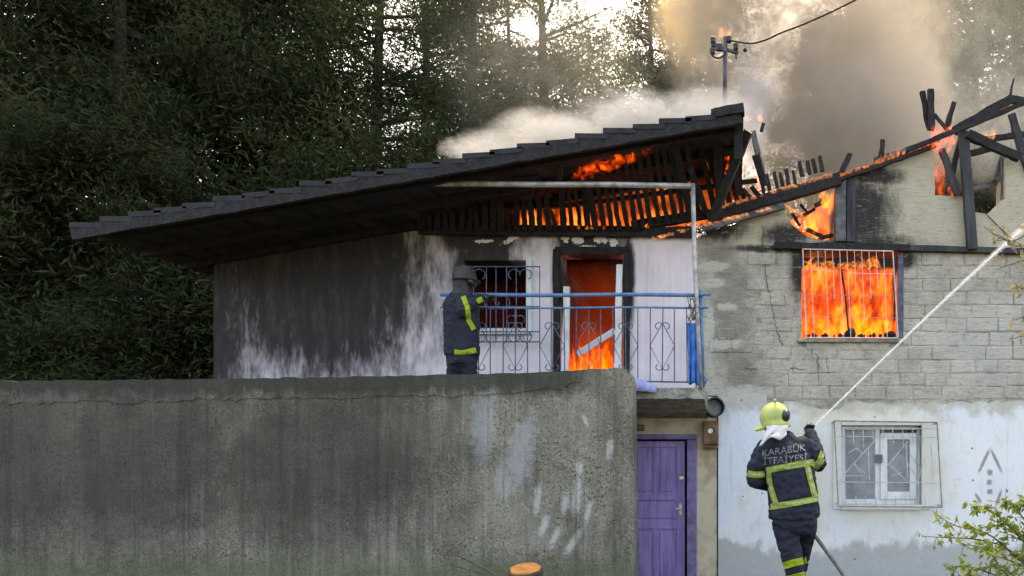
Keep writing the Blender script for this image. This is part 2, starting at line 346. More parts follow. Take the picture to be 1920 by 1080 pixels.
# ------------------------------------------------------------------ object helpers
def tag(o, label=None, cat=None, group=None, kind=None):
    if label: o['label'] = label
    if cat: o['category'] = cat
    if group: o['group'] = group
    if kind: o['kind'] = kind
    return o
def empty(name, loc, label=None, cat=None, group=None):
    o = bpy.data.objects.new(name, None); COL.objects.link(o); o.location = loc; o.empty_display_size = .2
    return tag(o, label, cat, group)
def worldloc(o):
    v = Vector((0, 0, 0))
    while o is not None: v += o.location; o = o.parent
    return v
def link_mesh(name, me, mat, parent=None, smooth=False):
    o = bpy.data.objects.new(name, me); COL.objects.link(o)
    if mat is not None:
        me.materials.clear(); me.materials.append(mat)
    if smooth: me.polygons.foreach_set('use_smooth', [True] * len(me.polygons))
    if parent is not None: o.parent = parent
    return o
def part(name, bm, mat, parent=None, smooth=False, fix=True):
    """bm in world coordinates -> one mesh object under parent (parents are never rotated)"""
    if fix: bmesh.ops.recalc_face_normals(bm, faces=bm.faces)
    me = bpy.data.meshes.new(name); bm.to_mesh(me); bm.free()
    if parent is not None:
        w = worldloc(parent)
        me.transform(Matrix.Translation(-w))
    return link_mesh(name, me, mat, parent, smooth)
def pydata(name, v, f, mat, parent=None, smooth=False):
    me = bpy.data.meshes.new(name); me.from_pydata([tuple(a) for a in v], [], f); me.update()
    if parent is not None: me.transform(Matrix.Translation(-worldloc(parent)))
    return link_mesh(name, me, mat, parent, smooth)

def box(bm, x0, x1, y0, y1, z0, z1, bev=0.0):
    vs = [bm.verts.new((x, y, z)) for x in (x0, x1) for y in (y0, y1) for z in (z0, z1)]
    fs = [(0, 1, 3, 2), (4, 6, 7, 5), (0, 4, 5, 1), (2, 3, 7, 6), (0, 2, 6, 4), (1, 5, 7, 3)]
    faces = [bm.faces.new([vs[i] for i in f]) for f in fs]
    if bev:
        es = list({e for f in faces for e in f.edges})
        bmesh.ops.bevel(bm, geom=es, offset=bev, segments=1, affect='EDGES', profile=.5)
def pbox(bm, px0, px1, py0, py1, d0, d1, bev=0.0):
    """box whose front face, at distance d0, covers the measured rectangle"""
    box(bm, wx(px0, d0), wx(px1, d0), d0, d1, wz(py1, d0), wz(py0, d0), bev)
def beam(bm, a, b, wdt, hgt, rough=0.0, n=1, taper=1.0, seed=0, up=None):
    """squared timber from a to b; rough makes it burnt and uneven"""
    a, b = Vector(a), Vector(b); ax = (b - a).normalized()
    u = Vector((0, 1, 0)) if up is None else Vector(up)
    s = ax.cross(u).normalized(); u = s.cross(ax).normalized()
    rings = []
    for i in range(n + 1):
        f = i / n; c = a.lerp(b, f); k = 1 + (taper - 1) * f; ring = []
        for (su, sv) in ((-1, -1), (1, -1), (1, 1), (-1, 1)):
            q = c + s * (su * wdt / 2 * k) + u * (sv * hgt / 2 * k)
            if rough:
                q += mnoise.noise_vector(q * 7 + Vector((seed * 3.1, seed, 0))) * rough
            ring.append(bm.verts.new(q))
        rings.append(ring)
    for i in range(n):
        for j in range(4):
            bm.faces.new((rings[i][j], rings[i][(j + 1) % 4], rings[i + 1][(j + 1) % 4], rings[i + 1][j]))
    bm.faces.new(rings[0][::-1]); bm.faces.new(rings[-1])
def tube(bm, pts, r, seg=6, r1=None, cap=True):
    pts = [Vector(p) for p in pts]; r1 = r if r1 is None else r1
    rings = []; n = len(pts); prev = None
    for i, p in enumerate(pts):
        t = (pts[min(i + 1, n - 1)] - pts[max(i - 1, 0)]).normalized()
        ref = prev if prev is not None else (Vector((0, 1, 0)) if abs(t.y) < .8 else Vector((1, 0, 0)))
        s = t.cross(ref); s = s.normalized() if s.length > 1e-5 else t.orthogonal().normalized()
        u = s.cross(t).normalized(); prev = u
        rr = r + (r1 - r) * i / max(1, n - 1)
        rings.append([bm.verts.new(p + (s * math.cos(k / seg * 2 * PI) + u * math.sin(k / seg * 2 * PI)) * rr) for k in range(seg)])
    for i in range(n - 1):
        for k in range(seg):
            bm.faces.new((rings[i][k], rings[i][(k + 1) % seg], rings[i + 1][(k + 1) % seg], rings[i + 1][k]))
    if cap: bm.faces.new(rings[0][::-1]); bm.faces.new(rings[-1])
def slab(bm, loops, y0, y1, d=None):
    """polygon with holes (measured on the plane at distance d, or in metres when d is None) made y0..y1 thick"""
    L = [[Vector((wx(a, d), wz(b, d), 0)) if d else Vector((a, b, 0)) for a, b in lp] for lp in loops]
    tris = tessellate_polygon(L); flat = [v for lp in L for v in lp]
    fr = [bm.verts.new((v.x, y0, v.y)) for v in flat]; bk = [bm.verts.new((v.x, y1, v.y)) for v in flat]
    for t_ in tris:
        try:
            bm.faces.new([fr[i] for i in t_]); bm.faces.new([bk[i] for i in reversed(t_)])
        except ValueError: pass
    k = 0
    for lp in L:
        n = len(lp)
        for i in range(n):
            a, b = k + i, k + (i + 1) % n
            try: bm.faces.new((fr[a], fr[b], bk[b], bk[a]))
            except ValueError: pass
        k += n
def jag(pts, step=14, amp=3, seed=0):
    """make a measured outline uneven"""
    rr = random.Random(seed); out = []
    for (a, b) in zip(pts[:-1], pts[1:]):
        n = max(1, int(math.hypot(b[0] - a[0], b[1] - a[1]) / step))
        for i in range(n):
            f = i / n; out.append((a[0] + (b[0] - a[0]) * f + (rr.uniform(-amp, amp) if i else 0), a[1] + (b[1] - a[1]) * f + (rr.uniform(-amp, amp) if i else 0)))
    out.append(pts[-1]); return out
def ellipsoid(bm, c, r, seg=12, rings=8, rot=None):
    m = Matrix.Translation(c) @ (rot.to_matrix().to_4x4() if rot else Matrix.Identity(4)) @ Matrix.Diagonal((*r, 1))
    bmesh.ops.create_uvsphere(bm, u_segments=seg, v_segments=rings, radius=1, matrix=m)
def capsule(bm, a, b, ra, rb, seg=12, sx=1.0):
    a, b = Vector(a), Vector(b)
    tube(bm, [a, b], ra, seg, rb)
    ellipsoid(bm, a, (ra, ra, ra), seg, 8); ellipsoid(bm, b, (rb, rb, rb), seg, 8)
def loft(bm, rings, seg=20):
    """rings: (center, rx, ry) horizontal ellipses"""
    R_ = []
    for (c, rx, ry) in rings:
        R_.append([bm.verts.new((c[0] + math.cos(k / seg * 2 * PI) * rx, c[1] + math.sin(k / seg * 2 * PI) * ry, c[2])) for k in range(seg)])
    for i in range(len(R_) - 1):
        for k in range(seg):
            bm.faces.new((R_[i][k], R_[i][(k + 1) % seg], R_[i + 1][(k + 1) % seg], R_[i + 1][k]))
    bm.faces.new(R_[0][::-1]); bm.faces.new(R_[-1])
def catmull(pts, n=6):
    out = []
    for i in range(len(pts) - 1):
        p0, p1, p2, p3 = pts[max(0, i - 1)], pts[i], pts[i + 1], pts[min(len(pts) - 1, i + 2)]
        for k in range(n):
            t_ = k / n; out.append(.5 * ((2 * p1) + (p2 - p0) * t_ + (2 * p0 - 5 * p1 + 4 * p2 - p3) * t_ * t_ + (3 * p1 - p0 - 3 * p2 + p3) * t_ ** 3))
    out.append(pts[-1]); return out
def fuse(bm, voxel, smooth=4, wrinkle=0.0, wscale=9, seed=0):
    """closed pieces -> one continuous skin"""
    bmesh.ops.recalc_face_normals(bm, faces=bm.faces)
    me = bpy.data.meshes.new('tmp'); bm.to_mesh(me); bm.free()
    o = bpy.data.objects.new('tmp', me); COL.objects.link(o)
    r = o.modifiers.new('r', 'REMESH'); r.mode = 'VOXEL'; r.voxel_size = voxel
    s = o.modifiers.new('s', 'SMOOTH'); s.iterations = smooth; s.factor = .5
    dg = bpy.context.evaluated_depsgraph_get()
    m2 = bpy.data.meshes.new_from_object(o.evaluated_get(dg))
    bpy.data.objects.remove(o); bpy.data.meshes.remove(me)
    b2 = bmesh.new(); b2.from_mesh(m2); bpy.data.meshes.remove(m2)
    if wrinkle:
        b2.normal_update()
        for v in b2.verts:
            q = v.co
            n_ = mnoise.noise(Vector((q.x * wscale, q.y * wscale, q.z * wscale * 1.9)) + Vector((seed, 0, 0))) + .5 * mnoise.noise(q * wscale * 2.6)
            n_ = (1 - abs(n_) * 2.2)
            v.co = q + v.normal * (n_ * wrinkle)
    return b2
def bvh_of(bm): return BVHTree.FromBMesh(bm)

def hull_mesh(name, lobes, mat, label):
    bm = bmesh.new()
    for c, r in lobes:
        bmesh.ops.create_icosphere(bm, subdivisions=2, radius=1.03, matrix=Matrix.Translation(c) @ Matrix.Diagonal((*r, 1)))
    pts = [v.co.copy() for v in bm.verts]; bm.free(); bm = bmesh.new()
    for q_ in pts: bm.verts.new(q_)
    bmesh.ops.convex_hull(bm, input=bm.verts[:], use_existing_faces=False)
    bmesh.ops.delete(bm, geom=[v for v in bm.verts if not v.link_faces], context='VERTS')
    return tag(part(name, bm, mat), label, 'smoke', kind='stuff')

def flames(name, mat, lst, label, seed=0):
    """lst of (px, py, d, width_px, height_px, lean_px): soft tongues of fire standing on px,py"""
    bm = bmesh.new(); rr = random.Random(seed)
    for (px, py, d, wp, hp, ln) in lst:
        k = d / F; n = 7; seg = 7; rings = []
        ph = rr.uniform(0, 6)
        for i in range(n + 1):
            f = i / n
            rad = wp * k / 2 * (math.sin(PI * min(1, (f * .82 + .18))) ** .8) * (1 - f * .35)
            c = P(px + ln * f * f + math.sin(f * 4 + ph) * wp * .16, py - hp * f, d)
            rad = max(rad, .002)
            rings.append([bm.verts.new(c + Vector((math.cos(a) * rad * rr.uniform(.8, 1.2), math.sin(a) * rad * .7, 0))) for a in [j / seg * 2 * PI for j in range(seg)]])
        for i in range(n):
            for j in range(seg):
                bm.faces.new((rings[i][j], rings[i][(j + 1) % seg], rings[i + 1][(j + 1) % seg], rings[i + 1][j]))
        bm.faces.new(rings[0][::-1]); bm.faces.new(rings[-1])
    return tag(part(name, bm, mat), label, 'fire', kind='stuff')

# ================================================================== GROUND
def ground_h(x, y):
    z = 0.0
    if y > 6.6: z = -.42 * min(1, (y - 6.6) / 2.0)
    if y > 14: z += (min(y, 70) - 14) * .30
    return z
gv, gf = [], []
xs = sorted(set([-300, -150, -80] + list(np.linspace(-45, 45, 46)) + [80, 150, 300]))
ys = sorted(set([-200, -60, -20] + list(np.linspace(-8, 16, 33)) + list(np.linspace(18, 70, 20)) + [100, 200, 500]))
for y in ys:
    for x in xs:
        gv.append((x, y, ground_h(x, y) + (mnoise.noise(Vector((x * .3, y * .3, 0))) * (.03 if y < 14 else .5))))
nx = len(xs)
for j in range(len(ys) - 1):
    for i in range(nx - 1):
        gf.append((j * nx + i, j * nx + i + 1, (j + 1) * nx + i + 1, (j + 1) * nx + i))
tag(pydata('ground', gv, gf, M['ground'], None, True), 'bare earth yard rising to a wooded slope behind the house', kind='structure')

# ================================================================== THE HOUSE
ZB = -.55
house = empty('burning_house', (wx(1310), DW, ZB), 'two storey adobe house on fire with its roof burnt away and a violet door', 'house')

# --- right half: adobe wall with the burnt gaps and two window openings
top = jag([(1306, 446), (1330, 436), (1385, 416), (1466, 390)], 12, 2, 1)
gap = jag([(1466, 390), (1474, 402), (1484, 420), (1500, 434), (1512, 442), (1535, 449), (1565, 453)], 8, 3, 2)
top2 = jag([(1566, 345), (1600, 326), (1650, 309), (1700, 293), (1751, 274)], 14, 2, 3)
gap2 = [(1753, 366), (1812, 369), (1818, 396), (1850, 401), (1858, 396), (1869, 396), (1872, 381), (1885, 372), (1886, 296)]
top3 = jag([(1886, 296), (1920, 306), (1980, 330), (2100, 372), (2240, 420)], 14, 3, 4)
ZBp = CY - (ZB - CAMZ) * F / DW
outer = [(1306, 742)] + top[:-1] + gap + top2 + gap2 + top3[1:] + [(2240, ZBp), (1346, ZBp), (1346, 742)]
win_up = [(1503, 470), (1690, 470), (1690, 634), (1503, 634)]
win_lo = [(1577, 798), (1728, 798), (1728, 946), (1577, 946)]
bm = bmesh.new(); slab(bm, [outer, win_up, win_lo], DW, DW + .32, DW)
brick_wall = part('brick_wall', bm, M['adobe_bed'], house)

# bricks: laid one by one, shared meshes
brick_meshes = []
for k in range(8):
    b = bmesh.new(); rr = random.Random(40 + k)
    def q(x, z, y, j): return b.verts.new((x + rr.uniform(-j, j), y + rr.uniform(-.15, .15) * (y < 0), z + rr.uniform(-j, j)))
    sq = [(-.5, -.5), (.5, -.5), (.5, .5), (-.5, .5)]
    r0 = [b.verts.new((x, 1.0, z)) for x, z in sq]
    r1 = [q(x * .98, z * .97, -.35, .012) for x, z in sq]
    r2 = [q(x * .93, z * .84, -1.0, .025) for x, z in sq]
    for A, B in ((r0, r1), (r1, r2)):
        for i in range(4): b.faces.new((A[i], A[(i + 1) % 4], B[(i + 1) % 4], B[i]))
    b.faces.new(r2)
    bmesh.ops.recalc_face_normals(b, faces=b.faces)
    me = bpy.data.meshes.new('brick'); b.to_mesh(me); b.free(); me.materials.append(M['adobe']); brick_meshes.append(me)
hw = worldloc(brick_wall)
rr = random.Random(5)
def brick_at(px0, px1, py0, py1, proud):
    if px1 - px0 < 12: return
    o = bpy.data.objects.new('brick', rr.choice(brick_meshes)); COL.objects.link(o); o.parent = brick_wall
    g = rr.choice((.5, .7, .9, 1.2, 1.2, 1.6, 2.8, 3.4))
    o.location = Vector(((wx(px0) + wx(px1)) / 2, DW, (wz(py0) + wz(py1)) / 2 + rr.uniform(-.007, .007))) - hw
    o.scale = ((px1 - px0 - g) * DW / F, proud, (py1 - py0 - g) * DW / F)
    o.rotation_euler = (0, rr.uniform(-.022, .022), 0)
row_h = 25.2; y0 = 473.0; r_i = 0
while y0 + row_h < 752:
    y1 = y0 + row_h * rr.uniform(.92, 1.08)
    x0 = 1424 + (0 if r_i % 2 else -26) + rr.uniform(-5, 5) + (10 if y0 > 600 else 0)
    while x0 < 1985:
        x1 = x0 + rr.uniform(36, 60)
        segs = [(x0, x1)]
        if y1 > 470 and y0 < 634:
            segs = []
            if x0 < 1501: segs.append((x0, min(x1, 1501)))
            if x1 > 1692: segs.append((max(x0, 1692), x1))
        for (a, b_) in segs:
            brick_at(a, b_, y0, y1, rr.uniform(.002, .014))
        x0 = x1
    y0 = y1; r_i += 1
for (a, b_, c_, d_) in ((1345, 1380, 615, 638), (1330, 1368, 640, 662), (1372, 1412, 640, 662), (1510, 1560, 636, 658), (1562, 1610, 636, 658), (1612, 1668, 636, 658)):
    brick_at(a, b_, c_, d_, .016)
# long settlement cracks: thin strips, the shade of the fissure put into their dark colour
def crack(pts, w=2.0):
    bm = bmesh.new(); pts = jag(pts, 5, 2.4, int(pts[0][0]))
    for a, b_ in zip(pts[:-1], pts[1:]):
        beam(bm, P(a[0], a[1], DW - .006), P(b_[0], b_[1], DW - .006), w * DW / F * .55, .010)
    part('crack', bm, M['crackmat'], brick_wall)
M['crackmat'] = simple('crack_shadow', (.10, .092, .08))
crack([(1430, 425), (1432, 470), (1438, 530), (1448, 580), (1458, 625), (1470, 655), (1484, 662)], 2.0)
crack([(1395, 690), (1420, 692)], 2.5); crack([(1482, 691), (1508, 692)], 3.0); crack([(1530, 660), (1536, 690)], 2.4); crack([(1550, 668), (1553, 700)], 1.8)

# lower storey: coat of plaster with a ragged upper edge, 15 mm proud
upper = jag([(1347, 748), (1400, 738), (1438, 742), (1442, 770), (1462, 772), (1470, 752), (1560, 770), (1610, 752), (1680, 760), (1760, 756), (1900, 752), (2240, 750)], 11, 3, 9)
bm = bmesh.new(); slab(bm, [upper + [(2238, ZBp - 1), (1347, ZBp - 1)], [(a, b_) for a, b_ in win_lo]], DW - .022, DW - .002, DW)
plaster = part('plaster_coat', bm, M['plaster'], house)
# --- left half: white boarded wall behind the balcony and cream wall round the door
XL = 400
LB = [(XL, 491), (774, 433), (1304, 430), (1304, 744), (1344, 744), (1344, ZBp), (XL, ZBp)]
bal_door = [(1052, 474), (1168, 474), (1168, 736), (1052, 736)]
bal_win = [(870, 488), (990, 488), (990, 616), (870, 616)]
far_win = [(560, 492), (690, 492), (690, 616), (560, 616)]
ent = [(1172, 815), (1306, 815), (1306, ZBp - 3), (1172, ZBp - 3)]
bm = bmesh.new(); slab(bm, [LB, bal_door, bal_win, ent], DW + .002, DW + .30, DW)
front_wall = part('front_wall', bm, M['boards'], house)
# board joints
for px in (1027, 1219, 1262):
    bm = bmesh.new(); pbox(bm, px - 5, px + 5, 446 + (px % 7), 733, DW - .006, DW + .0015); part('cover_strip', bm, M['boards'], front_wall)
# rest of the shell: side walls, back wall, floor between storeys
bm = bmesh.new()
box(bm, wx(XL), wx(XL) + .28, DW + .302, 13.2, ZB, 4.13); part('side_wall', bm, M['boards'], house)
bm = bmesh.new(); box(bm, wx(XL), wx(2240), 13.2, 13.5, ZB, wz(470)); part('back_wall', bm, M['burnt_inside'], house)
bm = bmesh.new(); box(bm, wx(2240) - .3, wx(2240), DW + .322, 13.2, ZB, wz(470)); part('side_wall', bm, M['adobe'], house)
bm = bmesh.new(); box(bm, wx(XL) + .28, wx(2240) - .3, DW + .325, 13.19, wz(755), wz(740)); part('upper_floor', bm, M['burnt_inside'], house)
bm = bmesh.new(); box(bm, wx(1313), wx(1337), DW + .325, 13.19, wz(739), wz(470)); part('inner_wall', bm, M['burnt_inside'], house)
bm = bmesh.new(); slab(bm, [[(wx(XL) + .3, wz(739)), (wx(1310), wz(739)), (wx(1310), 5.22), (wx(XL) + .3, 4.06)]], 11.3, 11.45); part('inner_wall', bm, M['burnt_inside'], house)
bm = bmesh.new(); box(bm, wx(1000), wx(1030), DW + .325, 11.29, wz(739), wz(470)); part('inner_wall', bm, M['burnt_inside'], house)
bm = bmesh.new(); box(bm, wx(1338), wx(2240) - .31, 10.9, 11.05, wz(739), wz(340)); part('inner_wall', bm, M['burnt_inside'], house)

# --- header over the balcony door, burnt jambs, fallen bar
bm = bmesh.new(); pbox(bm, 1040, 1176, 462, 476, DW - .03, DW + .0, .006); part('burnt_lintel', bm, M['char'], house)
for (a, b_, x0_, x1_) in ((538, 690, 1053, 1066), (497, 690, 1153, 1166)):
    bm = bmesh.new(); beam(bm, P((x0_ + x1_) / 2 - 1, 735, DW - .05), P((x0_ + x1_) / 2 + (4 if x0_ < 1100 else 2), a, DW - .05), .095, .06, .012, 9, .85, x0_)
    part('door_jamb', bm, M['whitewood'], house)
bm = bmesh.new(); beam(bm, P(1044, 735, DW - .03), P(1043, 468, DW - .03), .09, .04, .01, 8); part('burnt_jamb', bm, M['char'], house)
bm = bmesh.new(); beam(bm, P(1175, 735, DW - .03), P(1175, 468, DW - .03), .08, .04, .01, 8); part('burnt_jamb', bm, M['char'], house)
bm = bmesh.new(); beam(bm, P(1084, 664, DW + .02), P(1153, 620, DW - .05), .085, .05, .006, 5)
tag(part('fallen_bar', bm, M['whitecloth'], house), 'pale fallen bar hanging across the doorway')

# --- balcony window: white surround, blue scrolled grille
bw = empty('balcony_window', P(930, 620, DW) - worldloc(house)); bw.parent = house
bm = bmesh.new(); pbox(bm, 986, 997, 486, 626, DW - .04, DW + .12, .005); pbox(bm, 866, 985.5, 615, 626, DW - .05, DW + .12, .005); part('window_frame', bm, M['whitewood'], bw)
gd = DW - .16
bm = bmesh.new()
for x in (872, 888, 912, 930, 950, 968, 1012): tube(bm, [P(x, 500, gd), P(x, 640, gd)], .007)
for y in (500, 575, 622, 641): tube(bm, [P(862, y, gd), P(1013, y, gd)], .009)
def scroll(bm, cx, cy, r, d, a0, a1, rad=.007, n=10):
    tube(bm, [P(cx + math.cos(a0 + (a1 - a0) * i / n) * r * (1 - .35 * i / n), cy - math.sin(a0 + (a1 - a0) * i / n) * r * (1 - .35 * i / n), d) for i in range(n + 1)], rad)
for cx in (888, 975):
    scroll(bm, cx - 12, 516, 13, gd, 0, 4.2); scroll(bm, cx + 12, 516, 13, gd, PI, PI - 4.2)
    scroll(bm, cx - 12, 630, 13, gd, 0, -4.2); scroll(bm, cx + 12, 630, 13, gd, PI, PI + 4.2)
scroll(bm, 920, 566, 16, gd, 0, -4.2); scroll(bm, 944, 566, 16, gd, PI, PI + 4.2)
scroll(bm, 958, 600, 10, gd, 0, 4.4); scroll(bm, 976, 600, 10, gd, PI, PI - 4.4)
part('window_grille', bm, M['barpaint'], bw)

# --- balcony: slab, railing, pipe frame
bal = empty('balcony', P(1100, 735, 8.3) - worldloc(house)); bal.parent = house
XB0, XB1 = wx(820, 7.8), wx(1321, 7.8)
bm = bmesh.new()
zt, zb, zb2 = wz(727, 7.8), wz(748, 7.8), wz(784)
n = 46; A, B, C_, D_ = [], [], [], []
rr = random.Random(3)
for i in range(n + 1):
    x = XB0 + (XB1 - XB0) * i / n; ch = max(0, mnoise.noise(Vector((x * 6, 0, 0)))) * .045 + rr.uniform(0, .012)
    A.append(bm.verts.new((x, 7.8 + rr.uniform(0, .008), zt))); B.append(bm.verts.new((x, 7.8 + ch, zb + ch * .6)))
    C_.append(bm.verts.new((x, DW - .003, zb2))); D_.append(bm.verts.new((x, DW - .003, zt)))
for i in range(n):
    for U, V in ((A, B), (B, C_), (C_, D_), (D_, A)): bm.faces.new((U[i], U[i + 1], V[i + 1], V[i]))
bm.faces.new((A[0], B[0], C_[0], D_[0])); bm.faces.new((D_[n], C_[n], B[n], A[n]))
part('balcony_slab', bm, M['slab'], bal)
RD = 7.84
rails = [('top_rail', 553, .024, M['bluepaint']), ('middle_rail', 577, .013, M['bluepaint']), ('bottom_rail', 716, .010, M['barpaint'])]
for nm, y, r, mt in rails:
    bm = bmesh.new(); tube(bm, [P(x, y + math.sin(x * .02) * .8, RD) for x in np.linspace(826, 1318, 12)], r, 8); part(nm, bm, mt, bal, True)
rr = random.Random(8)
x = 1311.0
while x > 830:
    bm = bmesh.new(); tube(bm, [P(x + rr.uniform(-1, 1), 577, RD), P(x + rr.uniform(-1, 1), 716, RD)], .0068, 6); part('baluster', bm, M['barpaint'], bal); x -= 23
for k, cx in enumerate((1242, 1173, 1104, 1035, 966, 897)):
    bm = bmesh.new(); d_ = RD - .012
    tube(bm, [P(cx, 606, d_), P(cx + 23, 648, d_), P(cx, 692, d_), P(cx - 23, 648, d_), P(cx, 606, d_)], .006, 5)
    scroll(bm, cx - 7, 612, 8, d_, .3, 4.4, .006, 8); scroll(bm, cx + 7, 612, 8, d_, PI - .3, PI - 4.4, .006, 8)
    scroll(bm, cx - 7, 688, 7, d_, -.3, -4.4, .006, 8); scroll(bm, cx + 7, 688, 7, d_, PI + .3, PI + 4.4, .006, 8)
    part('railing_diamond', bm, M['barpaint'], bal)
bm = bmesh.new(); tube(bm, [P(1314, 545, RD), P(1318, 732, RD)], .024, 8); tube(bm, [P(1308, 553, RD - .03), P(1332, 551, RD - .03)], .02, 8); tube(bm, [P(1308, 576, RD - .03), P(1328, 577, RD - .03)], .014, 8)
tube(bm, [P(1318, 700, RD), P(1326, 712, RD), P(1316, 730, RD)], .014, 6)
part('corner_post', bm, M['bluepaint'], bal, True)
bm = bmesh.new()
tube(bm, [P(700, 343, 7.8), P(860, 344.5, 7.8), P(1000, 346, 7.8), P(1150, 346, 7.8), P(1297, 349, 7.8)], .033, 10); part('frame_pipe', bm, M['pipe'], bal, True)
bm = bmesh.new(); tube(bm, [P(1299, 345, 7.8), P(1302, 470, 7.8), P(1308, 600, 7.8), P(1314, 730, 7.8)], .028, 10); part('frame_pipe', bm, M['pipe'], bal, True)

# --- entrance: violet door in its frame
bm = bmesh.new()
pbox(bm, 1288, 1306, 824, ZBp - 4, DW - .05, DW + .10, .006); pbox(bm, 1172, 1306, 814, 823.5, DW - .052, DW + .10, .006)
part('door_frame', bm, M['violet_dark'], house)
dd = DW + .05
door = empty('entrance_door', P(1225, ZBp - 4, dd) - worldloc(house)); door.parent = house
bm = bmesh.new()
pbox(bm, 1172, 1284, 827, ZBp - 5, dd + .02, dd + .045)
for r_ in ((1172, 1191, 827, ZBp - 5), (1269, 1284, 827, ZBp - 5), (1225, 1233, 840, 926), (1225, 1233, 992, ZBp - 5)): pbox(bm, *r_, dd, dd + .0195, .003)
for r_ in ((1191.3, 1268.7, 827, 839), (1191.3, 1268.7, 926.3, 938), (1191.3, 1268.7, 977, 991.7)): pbox(bm, *r_, dd, dd + .0195, .003)
part('door_leaf', bm, M['violet'], door)
for r_ in ((1195, 1221, 845, 921), (1237, 1265, 845, 921), (1196, 1264, 943, 972), (1195, 1221, 998, ZBp - 12), (1237, 1265, 998, ZBp - 12)):
    bm = bmesh.new(); pbox(bm, *r_, dd + .008, dd + .0197, .005); part('door_panel', bm, M['violet'], door)
bm = bmesh.new(); pbox(bm, 1273, 1279, 944, 966, dd - .008, dd - .001, .002); tube(bm, [P(1276, 953, dd - .01), P(1276, 953, dd - .05), P(1267, 954, dd - .055)], .008, 8); part('door_handle', bm, M['steel'], door)
bm = bmesh.new(); pbox(bm, 1274, 1282, 893, 899, dd - .02, dd - .001, .002); part('door_lock', bm, M['steel'], door)
bm = bmesh.new(); pbox(bm, 1168, 1330, 826, ZBp - 4, DW + .45, DW + .5); part('hallway_shade_panel', bm, M['burnt_inside'], house)  # dark panel close behind the door, hallway shade put into its colour

# --- lower window
lw = empty('lower_window', P(1655, 946, DW) - worldloc(house)); lw.parent = house
fd = DW + .10
bm = bmesh.new()
pbox(bm, 1562, 1577.5, 790, 955, DW - .05, DW - .0225, .005); pbox(bm, 1728.5, 1745, 790, 955, DW - .05, DW - .0225, .005)
pbox(bm, 1578, 1728, 946.5, 956, DW - .07, DW - .0225, .005); pbox(bm, 1578, 1728, 788, 797.5, DW - .05, DW - .0225, .005)
part('window_surround', bm, M['plaster'], lw)
bm = bmesh.new()
for r_ in ((1577, 1585, 806, 946), (1720, 1730, 806, 946), (1577, 1730, 798, 805.7), (1585.3, 1719.7, 936, 946), (1641, 1650, 806, 935.7)): pbox(bm, *r_, fd, fd + .05, .004)
part('window_frame', bm, M['pvc'], lw)
bm = bmesh.new()
for r_ in ((1651, 1664, 812, 936), (1706, 1719, 812, 936), (1664.3, 1705.7, 812, 824), (1664.3, 1705.7, 922, 936)): pbox(bm, *r_, fd - .03, fd - .002, .004)
part('window_sash', bm, M['pvc'], lw)
for r_ in ((1585.5, 1640.5, 806, 936), (1664.5, 1705.5, 824, 922)):
    bm = bmesh.new(); pbox(bm, *r_, fd + .01, fd + .016); part('pane', bm, M['glass'], lw)
bm = bmesh.new(); pbox(bm, 1640, 1655, 852, 868, fd - .06, fd - .032, .006); part('broken_catch', bm, M['blackplastic'], lw)
bm = bmesh.new()
cv = []
for i in range(61):
    x = wx(1560) + (wx(1745) - wx(1560)) * i / 60; yy = DW + .26 + math.sin(i * 1.7) * .018
    cv.append((bm.verts.new((x, yy, wz(950))), bm.verts.new((x, yy, wz(795)))))
for i in range(60): bm.faces.new((cv[i][0], cv[i + 1][0], cv[i + 1][1], cv[i][1]))
part('curtain', bm, M['curtain'], lw, True)
gd = DW - .17
def g(px, py): return P(px, py, gd)
bm = bmesh.new()
for a, b_ in (((1564, 789), (1757, 792)), ((1757, 792), (1766, 951)), ((1564, 789), (1572, 949)), ((1572, 949), (1766, 951))): tube(bm, [g(*a), g(*b_)], .010, 6)
for (x, y) in ((1564, 791), (1757, 794), (1571, 945), (1765, 948)): tube(bm, [g(x, y), g(x, y) + Vector((0, .165, 0))], .008, 6)
part('grille_frame', bm, M['rustbar'], lw)
for i in range(9):
    x = 1581 + i * 18.5; bm = bmesh.new(); tube(bm, [g(x, 800), g(x + 1.5, 832 if i % 2 else 838)], .006, 6); part('grille_bar', bm, M['grillegrey'], lw); bm = bmesh.new(); tube(bm, [g(x + 5, 930), g(x + 6, 948)], .006, 6); part('grille_bar', bm, M['grillegrey'], lw)
for y in (802, 818, 903.5):
    bm = bmesh.new(); tube(bm, [g(1568, y), g(1761, y + 2)], .006, 6); part('grille_bar', bm, M['grillegrey'], lw)
for seg_ in (((1582, 890), (1640, 826)), ((1584, 892), (1618, 892), (1600, 868)), ((1600, 868), (1622, 888)), ((1590, 850), (1606, 840), (1618, 852)),
             ((1660, 878), (1702, 828)), ((1668, 872), (1700, 902)), ((1672, 892), (1690, 886)), ((1704, 850), (1722, 872)), ((1716, 890), (1700, 868)), ((1735, 858), (1724, 892)), ((1628, 840), (1630, 900)), ((1699, 832), (1702, 895)), ((1745, 830), (1750, 900))):
    bm = bmesh.new(); tube(bm, [g(*q_) for q_ in seg_], .0058, 6); part('grille_bar', bm, M['grillegrey'], lw)

